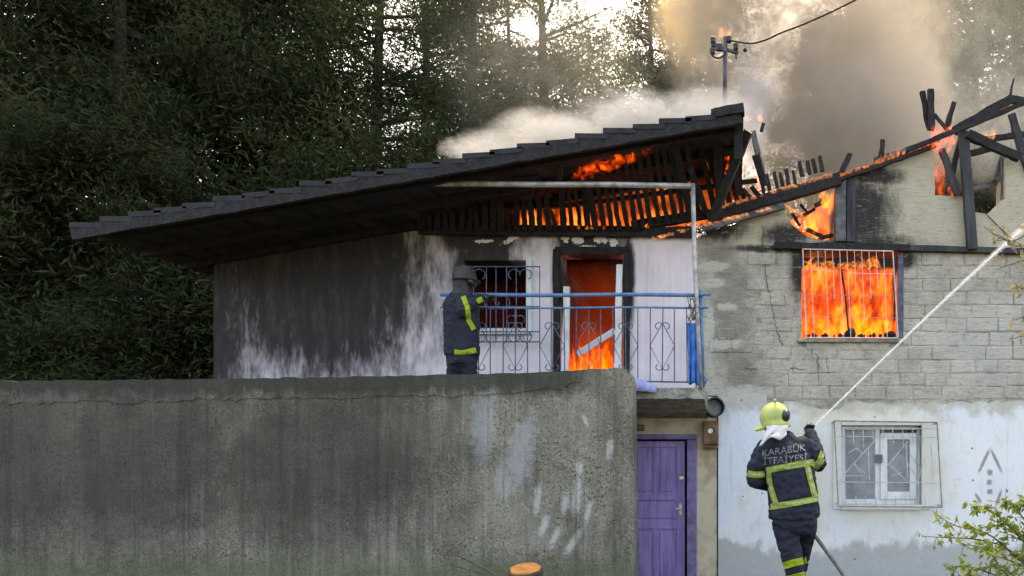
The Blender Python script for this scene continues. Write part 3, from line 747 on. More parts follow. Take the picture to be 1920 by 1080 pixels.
# --- upper window grille, charred lintel, sill debris
uw = empty('upper_window', P(1597, 634, DW) - worldloc(house)); uw.parent = house
gd = DW - .10
bm = bmesh.new()
for a, b_ in (((1505, 467), (1674, 471)), ((1505, 467), (1512, 633)), ((1674, 471), (1684, 632)), ((1512, 633), (1684, 634))): tube(bm, [g(*a), g(*b_)], .0095, 6)
part('grille_frame', bm, M['grillewhite'], uw)
rr = random.Random(2)
for i in range(11):
    x = 1519.5 + i * 13.7; y_end = (632, 525, 632, 560, 632, 632, 545, 600, 560, 540, 632)[i]
    bm = bmesh.new(); tube(bm, [g(x, 469), g(x + (y_end - 469) * .045, y_end)], .0052, 6); part('grille_bar', bm, M['grillewhite'], uw)
for (x0_, x1_, y) in ((1512, 1560, 506), (1590, 1676, 512), (1508, 1684, 553), (1510, 1684, 594), (1514, 1535, 590)):
    bm = bmesh.new(); tube(bm, [g(x0_, y), g(x1_, y + 2)], .0048, 6); part('grille_bar', bm, M['rustbar' if y > 550 else 'grillewhite'], uw)
bm = bmesh.new(); tube(bm, [P(1576, 500, DW + .1), P(1584, 545, DW + .1), P(1592, 632, DW + .1)], .014, 6); part('burnt_mullion', bm, M['char'], uw)
bm = bmesh.new(); pbox(bm, 1684, 1694, 474, 634, DW - .03, DW - .001, .004); part('blue_jamb', bm, M['barpaint'], uw)
bm = bmesh.new(); pbox(bm, 1496, 1694, 634.5, 641, DW - .07, DW - .001, .006); part('window_sill', bm, M['slab'], uw)
bm = bmesh.new()
for i in range(46):
    x = rr.uniform(1512, 1678); s_ = rr.uniform(.012, .035) * (2.0 if abs(x - 1596) < 9 or x > 1662 else 1)
    ellipsoid(bm, P(x, 631 - s_ * 60, DW + rr.uniform(.0, .15)), (s_, s_, s_ * rr.uniform(.7, 1.5)), 6, 4)
o = part('charred_debris', bm, M['char'], uw); o['kind'] = 'stuff'
bm = bmesh.new(); beam(bm, P(1452, 461, DW - .05), P(1704, 466, DW - .05), .085, .09, .012, 12, 1); part('lintel_beam', bm, M['char'], house)
bm = bmesh.new(); beam(bm, P(1704.5, 466, DW - .05), P(2000, 474, DW - .05), .075, .09, .008, 10, 1); part('lintel_beam', bm, M['post'], house)
bm = bmesh.new(); pbox(bm, 1567, 1586, 338, 452, DW - .05, DW - .001, .005); part('charred_plank', bm, M['ash'], house)
bm = bmesh.new(); pbox(bm, 1588, 1604, 334, 453, DW - .035, DW - .001, .005); part('charred_plank', bm, M['post'], house)

# --- burnt roof timbers of the right half
def timber(nm, a, b_, w_, m_='char', rough=.014, n_=8, taper=1.0, hgt=None):
    bm = bmesh.new(); beam(bm, P(*a), P(*b_), .92 * w_ * a[2] / F, (hgt or .6 * w_) * a[2] / F, rough, n_, taper, seed=a[0] % 17)
    return part(nm, bm, M[m_], house)
RB = DW - .10
timber('wall_plate', (1185, 424, RB), (1330, 401, RB), 18)
timber('roof_beam', (1326, 408, RB - .05), (1575, 336, RB - .05), 24, n_=14)
timber('wall_plate', (1316, 428, RB - .02), (1470, 386, RB - .02), 14, 'ash', n_=12)
timber('roof_beam', (1575, 335, RB), (1752, 272, RB), 12, n_=14)
timber('roof_beam', (1640, 300, RB + .1), (1760, 262, RB + .1), 9, 'ash', n_=10)
timber('ridge_beam', (1700, 282, RB - .12), (1930, 190, RB - .12), 9, n_=16)
timber('rafter', (1790, 246, RB + .2), (1895, 186, RB + .2), 17, n_=10)
timber('rafter', (1890, 186, RB + .2), (1960, 194, RB + .2), 13, n_=5)
timber('rafter_stub', (1893, 185, RB + .2), (1901, 148, RB + .2), 6, taper=.5)
timber('rafter_stub', (1742, 240, RB + .1), (1729, 172, RB + .1), 11, taper=.85)
timber('rafter_stub', (1746, 244, RB + .05), (1745, 168, RB + .05), 13, taper=.9)
timber('rafter_stub', (1776, 236, RB + .1), (1788, 192, RB + .1), 11, taper=.8)
timber('rafter_stub', (1784, 254, RB + .05), (1752, 214, RB + .05), 7, taper=.8)
timber('rafter_stub', (1650, 302, RB), (1655, 262, RB), 10, taper=.9)
timber('rafter_stub', (1577, 328, RB), (1593, 288, RB), 12, taper=.8)
timber('gable_post', (1823, 468, DW - .11), (1806, 248, DW - .11), 19, 'post', .008, 10)
timber('gable_post', (1764, 366, DW + .1), (1758, 272, DW + .1), 14, 'ember')if 'ember' in M else None
timber('brace', (1795, 366, DW - .06), (1766, 280, DW - .06), 13, 'post')
timber('brace', (1781, 342, DW + .02), (1802, 256, DW + .02), 11)
timber('brace', (1813, 252, DW - .16), (1912, 296, DW - .16), 17, n_=10)
timber('brace', (1896, 214, DW - .02), (1930, 330, DW - .02), 13, 'post', n_=8)
timber('purlin', (1800, 292, DW + .5), (1862, 278, DW + .5), 11)
timber('purlin', (1812, 358, DW + .3), (1886, 338, DW + .3), 9, 'ash')
timber('purlin', (1850, 262, DW + .4), (1930, 250, DW + .4), 11)
timber('opening_jamb', (1882, 372, DW + .1), (1882, 290, DW + .1), 11, 'ash')
timber('wall_stub', (1867, 338, DW + .2), (1880, 296, DW + .2), 15, 'ash', .03)
for (a_, b_, w_) in (((1492, 410), (1528, 392), 7), ((1500, 384), (1516, 402), 6), ((1528, 386), (1548, 374), 8), ((1484, 398), (1500, 424), 6), ((1510, 430), (1545, 446), 7), ((1536, 450), (1562, 440), 6)): timber('charred_scrap', (*a_, DW + .12), (*b_, DW + .16), w_, rough=.02, n_=4)
# stubs of roof battens standing on the beam
rr = random.Random(21)
x = 1432.0
while x < 1548:
    yb = 405 - (x - 1320) * .262 - 12
    hgt_ = rr.choice((38, 34, 30, 36, 16, 22)) if x < 1490 else rr.choice((26, 20, 12, 28))
    if x > 1500: yb -= 14
    timber('batten_stub', (x, yb, DW - .02), (x - 4 - rr.uniform(0, 3), yb - hgt_, DW - .02), rr.uniform(6, 9), rough=.01, n_=3, taper=.9)
    x += rr.uniform(11, 14)

# --- left roof: courses of tiles seen from the verge, bargeboard, soffit, hanging posts
RDp = 7.5; SL = math.tan(math.radians(0))
roof = empty('roof', P(1100, 250, RDp) - worldloc(house)); roof.parent = house
def rtop(px): return 206 + (1392 - px) * .1745
Y1 = 12.9
px = 1394.0; k = 0
while px > 150:
    pa = px - 52 - 9                                     # each course laps over the one below it
    yb_r, yb_l = rtop(px) - 1 + random.uniform(-2, 2), rtop(pa) - 9 + random.uniform(-4, 3)
    x1, x0_ = wx(px, RDp), wx(pa, RDp); z1, z0_ = wz(yb_r, RDp), wz(yb_l, RDp)
    nt = 9
    Ye = Y1 if px < 1120 else 9.9 + (px % 7) * .08
    for j in range(nt if px > 820 else 1):
        ya = RDp + (Ye - RDp) * j / (nt if px > 820 else 1); yb_ = RDp + (Ye - RDp) * (j + 1) / (nt if px > 820 else 1) - .006
        bm = bmesh.new(); dz = random.uniform(-.008, .008)
        vs = [bm.verts.new(v) for v in ((x0_, ya, z0_ + dz), (x1, ya, z1 + dz), (x1, yb_, z1 + dz), (x0_, yb_, z0_ + dz), (x0_, ya, z0_ - .06 + dz), (x1, ya, z1 - .06 + dz), (x1, yb_, z1 - .06 + dz), (x0_, yb_, z0_ - .06 + dz))]
        for f_ in ((0, 1, 2, 3), (7, 6, 5, 4), (0, 4, 5, 1), (1, 5, 6, 2), (2, 6, 7, 3), (3, 7, 4, 0)): bm.faces.new([vs[i] for i in f_])
        part('roof_tile', bm, M['tile'], roof)
    px -= random.uniform(47, 57); k += 1
bm = bmesh.new()
a = P(1390, rtop(1390) + 14, RDp + .03); b_ = P(136, rtop(136) + 14, RDp + .03)
beam(bm, a, b_, .15, .05, .014, 60); part('bargeboard', bm, M['char'], roof)
bm = bmesh.new()
a = P(1388, rtop(1388) + 9, RDp + .07); b_ = P(146, rtop(146) + 9, RDp + .07)
m_ = P(1110, rtop(1110) + 9, RDp + .07)
for (u_, v_, dy) in ((a, m_, 2.0), (m_, b_, Y1 - RDp - .1)): bm.faces.new([bm.verts.new(v) for v in (u_, v_, v_ + Vector((0, dy, 0)), u_ + Vector((0, dy, 0)))])
bmesh.ops.remove_doubles(bm, verts=bm.verts, dist=.0001); bmesh.ops.subdivide_edges(bm, edges=bm.edges[:], cuts=6, use_grid_fill=True)
part('soffit', bm, M['soffit'], roof)
for i in range(9):                                       # rafters under the soffit, running with the slope
    y_ = RDp + .25 + i * .55
    bm = bmesh.new(); a = P(1388, rtop(1388) + 9, RDp + .07); b_ = P(160, rtop(160) + 9, RDp + .07)
    a.y = b_.y = y_; a.z -= .055; b_.z -= .055
    if y_ > 9.5: a = a.lerp(b_, .25)
    beam(bm, a, b_, .09, .07, .006, 12); part('rafter', bm, M['char'], roof)
def rt(nm, a, b_, w_, m_='char', n_=6, rough=.012, taper=1.0):
    bm = bmesh.new(); beam(bm, P(*a), P(*b_), w_ * a[2] / F, w_ * a[2] / F, rough, n_, taper, seed=a[0] % 13); part(nm, bm, M[m_], roof)
rt('ridge_end', (1340, 214, 7.52), (1394, 206, 7.52), 16)
rt('roof_post', (1386, 206, 7.62), (1384, 300, 7.75), 16)
rt('roof_post', (1050, 262, 7.62), (1050, 336, 7.9), 15, taper=.6)
rt('brace', (1404, 246, 7.72), (1336, 408, 8.3), 15, n_=9)
rt('roof_post', (1412, 246, 8.4), (1434, 346, 8.6), 9, 'ash', n_=8)
rt('roof_post', (1416, 290, 8.39), (1433, 350, 8.58), 11, 'char', n_=5)
rt('roof_post', (1432, 232, 8.45), (1428, 246, 8.45), 6)
rt('brace', (1345, 270, 8.2), (1350, 380, 8.6), 16, n_=6)
rt('brace', (1375, 300, 8.3), (1386, 365, 8.6), 13, n_=6)

# --- slatted lining under the left roof, burnt through
lat = empty('slatted_lining', P(1100, 432, DW - .1) - worldloc(house)); lat.parent = house
bm = bmesh.new(); beam(bm, P(785, 430, DW - .06), P(1300, 436, DW - .06), .14, .06, .012, 30); part('bottom_plate', bm, M['char'], lat)
rr = random.Random(31)
def lerpt(x, tab):
    for (a, b_), (c_, d_) in zip(tab[:-1], tab[1:]):
        if a <= x <= c_: return b_ + (d_ - b_) * (x - a) / (c_ - a)
    return tab[0][1] if x < tab[0][0] else tab[-1][1]
T_bot = [(250, 420), (870, 432), (1190, 432), (1330, 404), (1445, 372)]
T_top = [(250, 380), (870, 356), (1000, 340), (1060, 322), (1110, 302), (1200, 278), (1320, 256), (1345, 264), (1370, 300), (1445, 345)]
T_lean = [(250, 0), (900, 0), (1060, -9), (1150, -20), (1250, -27), (1330, -30), (1445, -22)]
T_dt = [(250, 8.6), (870, 8.6), (1060, 8.3), (1150, 8.05), (1320, 7.85), (1345, 8.2), (1445, 8.75)]
x = 790.0
while x < 1436:
    yb, yt, ln, dt = lerpt(x, T_bot), lerpt(x, T_top), lerpt(x, T_lean), lerpt(x, T_dt)
    bm = bmesh.new()
    wd = rr.uniform(8.6, 12.8) if rr.random() > .10 else 15.5
    ln += rr.gauss(0, 2.6)
    if rr.random() < .14: yt = yb + (yt - yb) * rr.uniform(.35, .75)
    yt += rr.uniform(-6, 8)
    nseg = 6; a = P(x, yb, DW - .12); b_ = P(x + ln, yt, dt)
    beam(bm, a, b_, wd * DW / F * .98, .018, .017, 9, .8, seed=x)
    part('slat', bm, M['char'], lat); x += 14.9
bm = bmesh.new(); beam(bm, P(800, 398, 8.72), P(1060, 386, 8.74), .05, .05, .008, 20); part('cross_batten', bm, M['char'], lat)
bm = bmesh.new(); beam(bm, P(1061, 386, 8.74), P(1420, 338, 8.62), .05, .05, .008, 14); part('cross_batten', bm, M['char'], lat)

# ================================================================== things on the house
# rusty meter box
mb = empty('meter_box', P(1331, 836, DW - .03), 'small rusty metal meter box on the wall beside the violet door', 'meter box')
bm = bmesh.new(); pbox(bm, 1317, 1347, 789, 833, DW - .16, DW - .024, .008); part('box_body', bm, M['rust'], mb)
bm = bmesh.new(); pbox(bm, 1319.5, 1344.5, 792, 829, DW - .172, DW - .161, .004); part('box_door', bm, M['rust'], mb)
bm = bmesh.new(); tube(bm, [P(1332, 808, DW - .20), P(1332, 808, DW - .173)], .035, 14); part('meter_glass', bm, M['pvc'], mb)
bm = bmesh.new(); tube(bm, [P(1334, 807, DW - .19), P(1334, 807, DW - .174)], .046, 14); part('meter_rim', bm, M['blackplastic'], mb)
bm = bmesh.new(); pbox(bm, 1318, 1346, 834, 840, DW - .12, DW - .026, .004); part('cable_gland', bm, M['rust'], mb)
# round pipe end
sp = empty('stove_pipe', P(1331, 766, DW - .1), 'round dark metal pipe end just above the rusty box', 'pipe')
bm = bmesh.new()
c0 = P(1336, 766, DW - .20); ax_ = Vector((.30, -.92, .10)).normalized()
r_ = .135
seg = 20; u_ = ax_.orthogonal().normalized(); v_ = ax_.cross(u_)
def ringp(c, r): return [bm.verts.new(c + u_ * math.cos(k / seg * 2 * PI) * r + v_ * math.sin(k / seg * 2 * PI) * r) for k in range(seg)]
R0 = ringp(c0 + ax_ * .02, r_); R1 = ringp(c0 + ax_ * .14, r_); R2 = ringp(c0 + ax_ * .14, r_ * .86); R3 = ringp(c0 + ax_ * .05, r_ * .84)
for A, B in ((R0, R1), (R1, R2), (R2, R3)):
    for k in range(seg): bm.faces.new((A[k], A[(k + 1) % seg], B[(k + 1) % seg], B[k]))
bm.faces.new(R0[::-1]); part('pipe_rim', bm, M['darkrubber'], sp)
bm = bmesh.new(); seg = 20; Rx = ringp(c0 + ax_ * .06, r_ * .8); bm.faces.new(Rx); part('pipe_cap', bm, M['greymetal'], sp)
bm = bmesh.new(); tube(bm, [P(1320, 772, DW - .2), P(1336, 752, DW - .2)], .008, 6); part('cap_strap', bm, M['slab'], sp)
# house number
npx = empty('number_plate', P(1199, 808, DW - .004), 'small dark house number plate on the cream wall above the violet door', 'sign')
bm = bmesh.new(); pbox(bm, 1190, 1208, 796, 808, DW - .012, DW - .001, .003); part('plate', bm, M['plate'], npx)
def text_mesh(s, size, extr=.0):
    cu = bpy.data.curves.new('txt', 'FONT'); cu.body = s; cu.size = size; cu.align_x = 'CENTER'; cu.align_y = 'CENTER'; cu.extrude = extr; cu.resolution_u = 3
    o = bpy.data.objects.new('txt', cu); COL.objects.link(o)
    me = bpy.data.meshes.new_from_object(o.evaluated_get(bpy.context.evaluated_depsgraph_get()))
    bpy.data.objects.remove(o); bpy.data.curves.remove(cu); return me
me = text_mesh('101', .085, .001)
me.transform(Matrix.Translation(P(1200, 802.2, DW - .0145)) @ Matrix.Rotation(PI / 2, 4, 'X')); me.transform(Matrix.Translation(-worldloc(npx)))
link_mesh('digits', me, M['plate_print'], npx)
# cloths
def cloth(name, rows, mat, label, thick=.012):
    """rows: list of rows of 3-D points"""
    bm = bmesh.new(); V = [[bm.verts.new(p_) for p_ in r_] for r_ in rows]
    for i in range(len(V) - 1):
        for j in range(len(V[0]) - 1): bm.faces.new((V[i][j], V[i][j + 1], V[i + 1][j + 1], V[i + 1][j]))
    bmesh.ops.recalc_face_normals(bm, faces=bm.faces)
    bmesh.ops.solidify(bm, geom=bm.faces[:], thickness=thick)
    return tag(part(name, bm, mat, None, True), label, 'cloth')
rows = []
for i in range(16):
    f = i / 15; r_ = []
    for j in range(13):
        g_ = j / 12; wtop = 17 + 4 * f
        x = 1301 - wtop / 2 + wtop * g_ - 3 * (1 - f); y = 606 + 114 * f + math.sin(g_ * 9) * 2 * f
        r_.append(P(x, y, RD - .035 - math.sin(g_ * 13 + f * 2) * .018 * (0.4 + f) - .01 * f))
    rows.append(r_)
cloth('hanging_cloth', rows, M['bluecloth'], 'bright blue cloth hung down the corner of the balcony railing')
rows = []
for i in range(9):
    f = i / 8; r_ = []
    for j in range(15):
        g_ = j / 14
        x = 1176 + 56 * g_; d_ = 7.72 + .26 * f
        hz_ = (.125 * (1 - g_) ** .8 + abs(mnoise.noise(Vector((g_ * 9, f * 7, 2)))) * .09) * math.sin(PI * min(1, f * 1.15 + .06)) * (1 - g_ ** 6)
        pt = P(x, 727, 7.8); r_.append(Vector((pt.x + mnoise.noise(Vector((f * 4, g_ * 3, 0))) * .02, d_, zt + .006 + hz_ - (max(0, .1 - f) * .7))))
    rows.append(r_)
cloth('crumpled_cloth', rows, M['lilaccloth'], 'crumpled pale blue cloth lying on the edge of the balcony floor', .008)
# leaves in the corner of the railing
pl_ = empty('railing_plant', P(1302, 610, RD), 'small green plant straggling over the corner of the blue railing', 'plant')
bm = bmesh.new(); rr = random.Random(4)
for i in range(46):
    a = P(1300 + rr.gauss(0, 7), 585 + rr.gauss(0, 17), RD - rr.uniform(.03, .12)); d1 = Vector((rr.gauss(0, 1), rr.gauss(0, .5), rr.gauss(-.3, 1))).normalized(); d2 = d1.orthogonal().normalized()
    bm.faces.new([bm.verts.new(a), bm.verts.new(a + d1 * .03 + d2 * .012), bm.verts.new(a + d1 * .06), bm.verts.new(a + d1 * .03 - d2 * .012)])
part('leaves', bm, M['leaf_dry'], pl_)
bm = bmesh.new()
for i in range(6): tube(bm, [P(1308, 612 - i * 3, RD - .03), P(1304 - i * 2, 590, RD - .06), P(1296 + rr.uniform(-8, 10), 560 + rr.uniform(-6, 14), RD - .07)], .004, 4)
part('stem', bm, M['twig'], pl_)

# roof mast with insulators and its line
DP = 10.2
pole = empty('roof_mast', P(1359, 200, DP), 'thin iron electricity mast with insulators standing behind the roof', 'utility pole')
zroof = 4.9
bm = bmesh.new(); a = P(1360, 70, DP); tube(bm, [Vector((P(1359, 200, DP).x, DP, zroof)), P(1359, 190, DP), a], .036, 10, .034); part('mast', bm, M['iron_pole'], pole, True)
bm = bmesh.new(); beam(bm, P(1334, 84, DP), P(1384, 100, DP), .04, .04, .004, 4); beam(bm, P(1342, 92, DP), P(1362, 92, DP), .05, .05, .004, 3); part('cross_arm', bm, M['iron_pole'], pole)
for (x, y) in ((1337, 76), (1349, 88), (1380, 88), (1336, 96), (1367, 74)):
    bm = bmesh.new(); c_ = P(x, y, DP); loft(bm, [(c_ + Vector((0, 0, -.06)), .02, .02), (c_ + Vector((0, 0, -.03)), .045, .045), (c_, .035, .035), (c_ + Vector((0, 0, .03)), .05, .05), (c_ + Vector((0, 0, .06)), .02, .02)], 10); part('insulator', bm, M['blackplastic'], pole, True)
bm = bmesh.new(); tube(bm, [P(1333 + 13 * (1 - math.cos(i / 10 * PI)) , 96 + math.sin(i / 10 * PI) * 13, DP - .04) for i in range(11)], .014, 6); part('wire_loop', bm, M['wire'], pole)
bm = bmesh.new(); tube(bm, [P(1379, 98, DP - .03), P(1381, 110, DP - .03)], .012, 6); tube(bm, [P(1396, 92, DP), P(1398, 96, DP)], .03, 8); part('line_clamp', bm, M['wire'], pole)
bm = bmesh.new(); pts = []
for i in range(25):
    f = i / 24; x = 1370 + 300 * f; y = 76 + 6 * math.sin(min(1, f * 3.2) * PI) - 112 * max(0, (f - .12)) ** 1.35 / (.88 ** 1.35)
    pts.append(P(x, y, DP - 1.5 * f))
tube(bm, pts, .012, 5)
tag(part('overhead_cable', bm, M['wire']), 'dark cable sagging up and away from the top of the iron mast', 'cable')

bm = bmesh.new(); tube(bm, catmull([P(1838, 388, DW - .05), P(1852, 404, DW - .03), P(1880, 432, DW - .02), P(1908, 456, DW - .03), P(1960, 478, DW - .05)]), .007, 5)
tag(part('loose_wire', bm, M['wire']), 'thin loose wire hanging down the wall right of the charred gable post', 'wire')
# ================================================================== YARD WALL
D0 = 7.2
bm = bmesh.new()
prof = [(1189, 1100), (1188, 900), (1187, 760), (1186, 716), (1182, 701), (1172, 692), (1150, 689)] + jag([(1150, 689), (1092, 693), (1000, 699), (860, 702), (600, 708), (300, 712), (-200, 716)], 16, 2.0, 6)[1:] + [(-200, 1180), (1189, 1180)]
slab(bm, [prof], D0, D0 + .26, D0)
yard = empty('yard_wall', P(1100, 1100, D0), 'old stained concrete yard wall with pale paint smears and a mossy top', 'wall')
part('wall_body', bm, M['concrete'], yard)
bm = bmesh.new(); cap = jag([(1092, 694), (1000, 699), (860, 703), (600, 709), (300, 713), (-200, 717)], 14, 1.5, 61) + jag([(-200, 760), (300, 752), (600, 746), (860, 742), (960, 738), (1040, 730), (1090, 716)], 12, 4, 62)
slab(bm, [cap], D0 - .011, D0 - .001, D0); part('mortar_cap', bm, M['concrete'], yard)

# tree stump
st = empty('tree_stump', (P(985, 1060, 5.9).x, 5.9, 0), 'freshly sawn tree stump with an orange top before the concrete wall', 'tree stump')
bm = bmesh.new(); c_ = P(985, 1068, 5.9); seg = 18; rings = []
for i, (zf, rf) in enumerate(((0, 1.25), (.3, 1.05), (.75, 1.0), (.97, 1.0), (1, .95))):
    rings.append([bm.verts.new((c_.x + math.cos(k / seg * 2 * PI) * .152 * rf * (1 + .07 * math.sin(k * 2.3)), 5.9 + math.sin(k / seg * 2 * PI) * .152 * rf * (1 + .06 * math.sin(k * 1.7)), c_.z * zf + (math.sin(k / seg * 2 * PI) * .03 if zf > .9 else 0))) for k in range(seg)])
for i in range(4):
    for k in range(seg): bm.faces.new((rings[i][k], rings[i][(k + 1) % seg], rings[i + 1][(k + 1) % seg], rings[i + 1][k]))
bm.faces.new(rings[0][::-1]); bm.faces.new(rings[-1]); part('stump_bark', bm, M['bark'], st)
bm = bmesh.new(); top_ = [bm.verts.new(v.co + Vector((0, 0, .004)) if False else (c_.x + math.cos(k / seg * 2 * PI) * .135 * (1 + .07 * math.sin(k * 2.3)), 5.9 + math.sin(k / seg * 2 * PI) * .135 * (1 + .06 * math.sin(k * 1.7)), c_.z + .006 + math.sin(k / seg * 2 * PI) * .03)) for k, v in enumerate([None] * seg)] if False else None
bm.free(); bm = bmesh.new()
r0 = [bm.verts.new((c_.x + math.cos(k / seg * 2 * PI) * .136 * (1 + .07 * math.sin(k * 2.3)), 5.9 + math.sin(k / seg * 2 * PI) * .136 * (1 + .06 * math.sin(k * 1.7)), c_.z + .004 + math.sin(k / seg * 2 * PI) * .028)) for k in range(seg)]
r1 = [bm.verts.new(v.co + Vector((0, 0, .012)) + (Vector((c_.x, 5.9, v.co.z)) - v.co) * .04) for v in r0]
for k in range(seg): bm.faces.new((r0[k], r0[(k + 1) % seg], r1[(k + 1) % seg], r1[k]))
bm.faces.new(r1); part('sawn_top', bm, M['cutwood'], st)
bm = bmesh.new(); tube(bm, [P(838, 1030, 6.6), P(880, 1052, 6.5), P(930, 1078, 6.4), P(985, 1110, 6.3)], .010, 6); tube(bm, [P(850, 1060, 6.55), P(900, 1075, 6.45), P(950, 1096, 6.35)], .007, 5)
tag(part('fallen_twig', bm, M['twig']), 'thin bare twig sloping down beside the stump at the foot of the concrete wall', 'twig')

# ================================================================== FIREFIGHTER
def strip(bv, pts, w, off, n=10, dirv=(0, 1, 0)):
    """a tape laid on a body: the measured centre line is dropped on the surface along dirv"""
    bm = bmesh.new(); V = []
    L = []
    for a, b_ in zip(pts[:-1], pts[1:]):
        for i in range(n): L.append((a[0] + (b_[0] - a[0]) * i / n, a[1] + (b_[1] - a[1]) * i / n))
    L.append(pts[-1])
    rows = []
    for i, (x, y) in enumerate(L):
        a, b_ = L[max(0, i - 1)], L[min(len(L) - 1, i + 1)]
        tx, ty = b_[0] - a[0], b_[1] - a[1]; ll = math.hypot(tx, ty) or 1; nx_, ny_ = -ty / ll, tx / ll
        row = []
        for k in range(5):
            s_ = (k / 4 - .5) * w
            q_ = P(x + nx_ * s_, y + ny_ * s_, 6.15); o_ = Vector(cam.location); dv = (q_ - o_).normalized()
            hit, nr, idx, ds = bv.ray_cast(o_, dv)
            if hit is None: row.append(None)
            else:
                if nr.dot(dv) > 0: nr = -nr
                row.append(hit + nr * off)
        rows.append(row)
    verts = {}
    def vv(i, k):
        if (i, k) not in verts: verts[(i, k)] = bm.verts.new(rows[i][k])
        return verts[(i, k)]
    for i in range(len(rows) - 1):
        for k in range(4):
            q4 = [(i, k), (i + 1, k), (i + 1, k + 1), (i, k + 1)]
            if all(rows[a][b_] is not None for a, b_ in q4):
                P4 = [rows[a][b_] for a, b_ in q4]
                if max((P4[0] - P4[2]).length, (P4[1] - P4[3]).length) < .12: bm.faces.new([vv(*c_) for c_ in q4])
    if bm.faces: bmesh.ops.solidify(bm, geom=bm.faces[:], thickness=-.003)
    return bm

DF = 6.15
def Q(px, py, dy=0.0):
    """measured on the firefighter's plane, then moved dy metres away from the camera"""
    v = P(px, py, DF); return Vector((v.x, DF + dy, v.z))
kx = DF / F
def skin_head(o, zc, xc):
    o.data.materials.append(M['navy']); zo = worldloc(o).z
    for p_ in o.data.polygons:
        if p_.center.z + zo < zc or abs(p_.center.x + worldloc(o).x - xc) > .16: p_.material_index = 1
man = empty('person', (Q(1490, 1135).x, DF, 0), 'firefighter in navy and lime turnout gear and lime helmet aiming a hose at the house', 'person')

# body: one continuous figure under the clothes
bm = bmesh.new()
ellipsoid(bm, Q(1453, 786, .05), (.085, .10, .115))
capsule(bm, Q(1458, 806, .03), Q(1468, 832, .02), .06, .075)
loft(bm, [(Q(1489, 985, 0), .15, .11), (Q(1489, 950, 0), .165, .115), (Q(1484, 900, 0), .17, .115), (Q(1478, 850, .01), .18, .115), (Q(1474, 826, .02), .12, .09)])
for pts in (((1440, 838, .02, .06), (1416, 898, .02, .05), (1450, 905, .30, .038)), ((1512, 836, .04, .06), (1540, 864, .14, .05), (1532, 812, .42, .038)),
            ((1474, 980, 0, .09), (1482, 1040, -.03, .065), (1497, 1122, .02, .048)), ((1508, 980, .02, .09), (1514, 1012, .30, .065), (1506, 1075, .38, .048))):
    for a, b_ in zip(pts[:-1], pts[1:]): capsule(bm, Q(*a[:3]), Q(*b_[:3]), a[3], b_[3])
bm = fuse(bm, .018, 4); skin_head(part('body', bm, M['skin'], man, True), Q(0, 822).z, Q(1453, 0).x)

# jacket
bm = bmesh.new()
loft(bm, [(Q(1489, 972, 0), .235, .175), (Q(1489, 962, 0), .238, .178), (Q(1487, 930, 0), .232, .172), (Q(1482, 890, 0), .232, .172), (Q(1476, 856, .01), .228, .17), (Q(1472, 836, .02), .20, .15), (Q(1468, 820, .03), .13, .11), (Q(1465, 808, .035), .085, .08)], 24)
def limb(pts):
    for a, b_ in zip(pts[:-1], pts[1:]): capsule(bm, Q(*a[:3]), Q(*b_[:3]), a[3], b_[3], 14)
limb([(1438, 842, .02, .098), (1420, 872, .0, .092), (1417, 898, .03, .082), (1440, 908, .22, .066), (1462, 898, .36, .055)])
limb([(1508, 838, .04, .098), (1530, 856, .08, .090), (1538, 868, .16, .080), (1536, 838, .32, .064), (1531, 811, .46, .056)])
bm = fuse(bm, .013, 4, .015, 8, 3.3)
bvj = bvh_of(bm)
jacket = part('jacket', bm, M['navy'], man, True)

# trousers
bm = bmesh.new()
loft(bm, [(Q(1489, 998, .01), .17, .14), (Q(1489, 980, 0), .215, .165), (Q(1489, 958, 0), .205, .155)], 20)
limb([(1472, 985, 0, .118), (1480, 1025, -.03, .102), (1489, 1062, -.03, .09), (1496, 1112, .01, .084)])
limb([(1510, 985, .03, .112), (1514, 1004, .20, .10), (1511, 1040, .34, .085), (1506, 1075, .38, .08)])
bm = fuse(bm, .014, 5, .013, 8, 8.1)
bvt = bvh_of(bm)
part('trousers', bm, M['navy'], man, True)

# boots
for (bx0, by0, dy) in ((1497, 1117, .0), (1506, 1080, .38)):
    bm = bmesh.new(); a = Q(bx0, by0, dy)
    capsule(bm, a + Vector((0, 0, .05)), a + Vector((0, 0, -.03)), .07, .06); capsule(bm, Vector((a.x, a.y - .03, max(.0, a.z - .10) + .05)), Vector((a.x + .02, a.y + .17, max(0, a.z - .10) + .045)), .056, .05)
    bm = fuse(bm, .012, 3); part('boot', bm, M['blackplastic'], man, True)

# helmet with brim, side patch and visor strap
bm = bmesh.new()
ellipsoid(bm, Q(1453, 783, .02), (.148, .172, .152), 20, 14)
ellipsoid(bm, Q(1456, 797, .0), (.140, .165, .09), 20, 10)
bm = fuse(bm, .012, 4)
for v in bm.verts:                                             # cut the shell level with the brim
    zc = Q(0, 806).z + .03 * (v.co.x - Q(1453, 0).x) / .14
    if v.co.z < zc: v.co.z = zc + (v.co.z - zc) * .1
bvh_helm = bvh_of(bm); helm = part('helmet', bm, M['helmet'], man, True)
bm = bmesh.new(); ellipsoid(bm, Q(1471, 781, -.085), (.048, .075, .066), 12, 10, Matrix.Rotation(.3, 3, 'Y').to_quaternion()); part('helmet_patch', bm, M['blackplastic'], man, True)
bm = bmesh.new(); tube(bm, [Q(1453, 752.5, -.08), Q(1453, 749.5, .03), Q(1453, 754, .14)], .012, 8); part('helmet_ridge', bm, M['helmet'], man, True)
bm = bmesh.new(); tube(bm, [Q(1436, 800, -.05), Q(1426, 804, .0), Q(1419, 805, .06)], .018, 8); ellipsoid(bm, Q(1419, 805, .05), (.02, .02, .016), 10, 8); part('visor_strap', bm, M['hivis'], man, True)
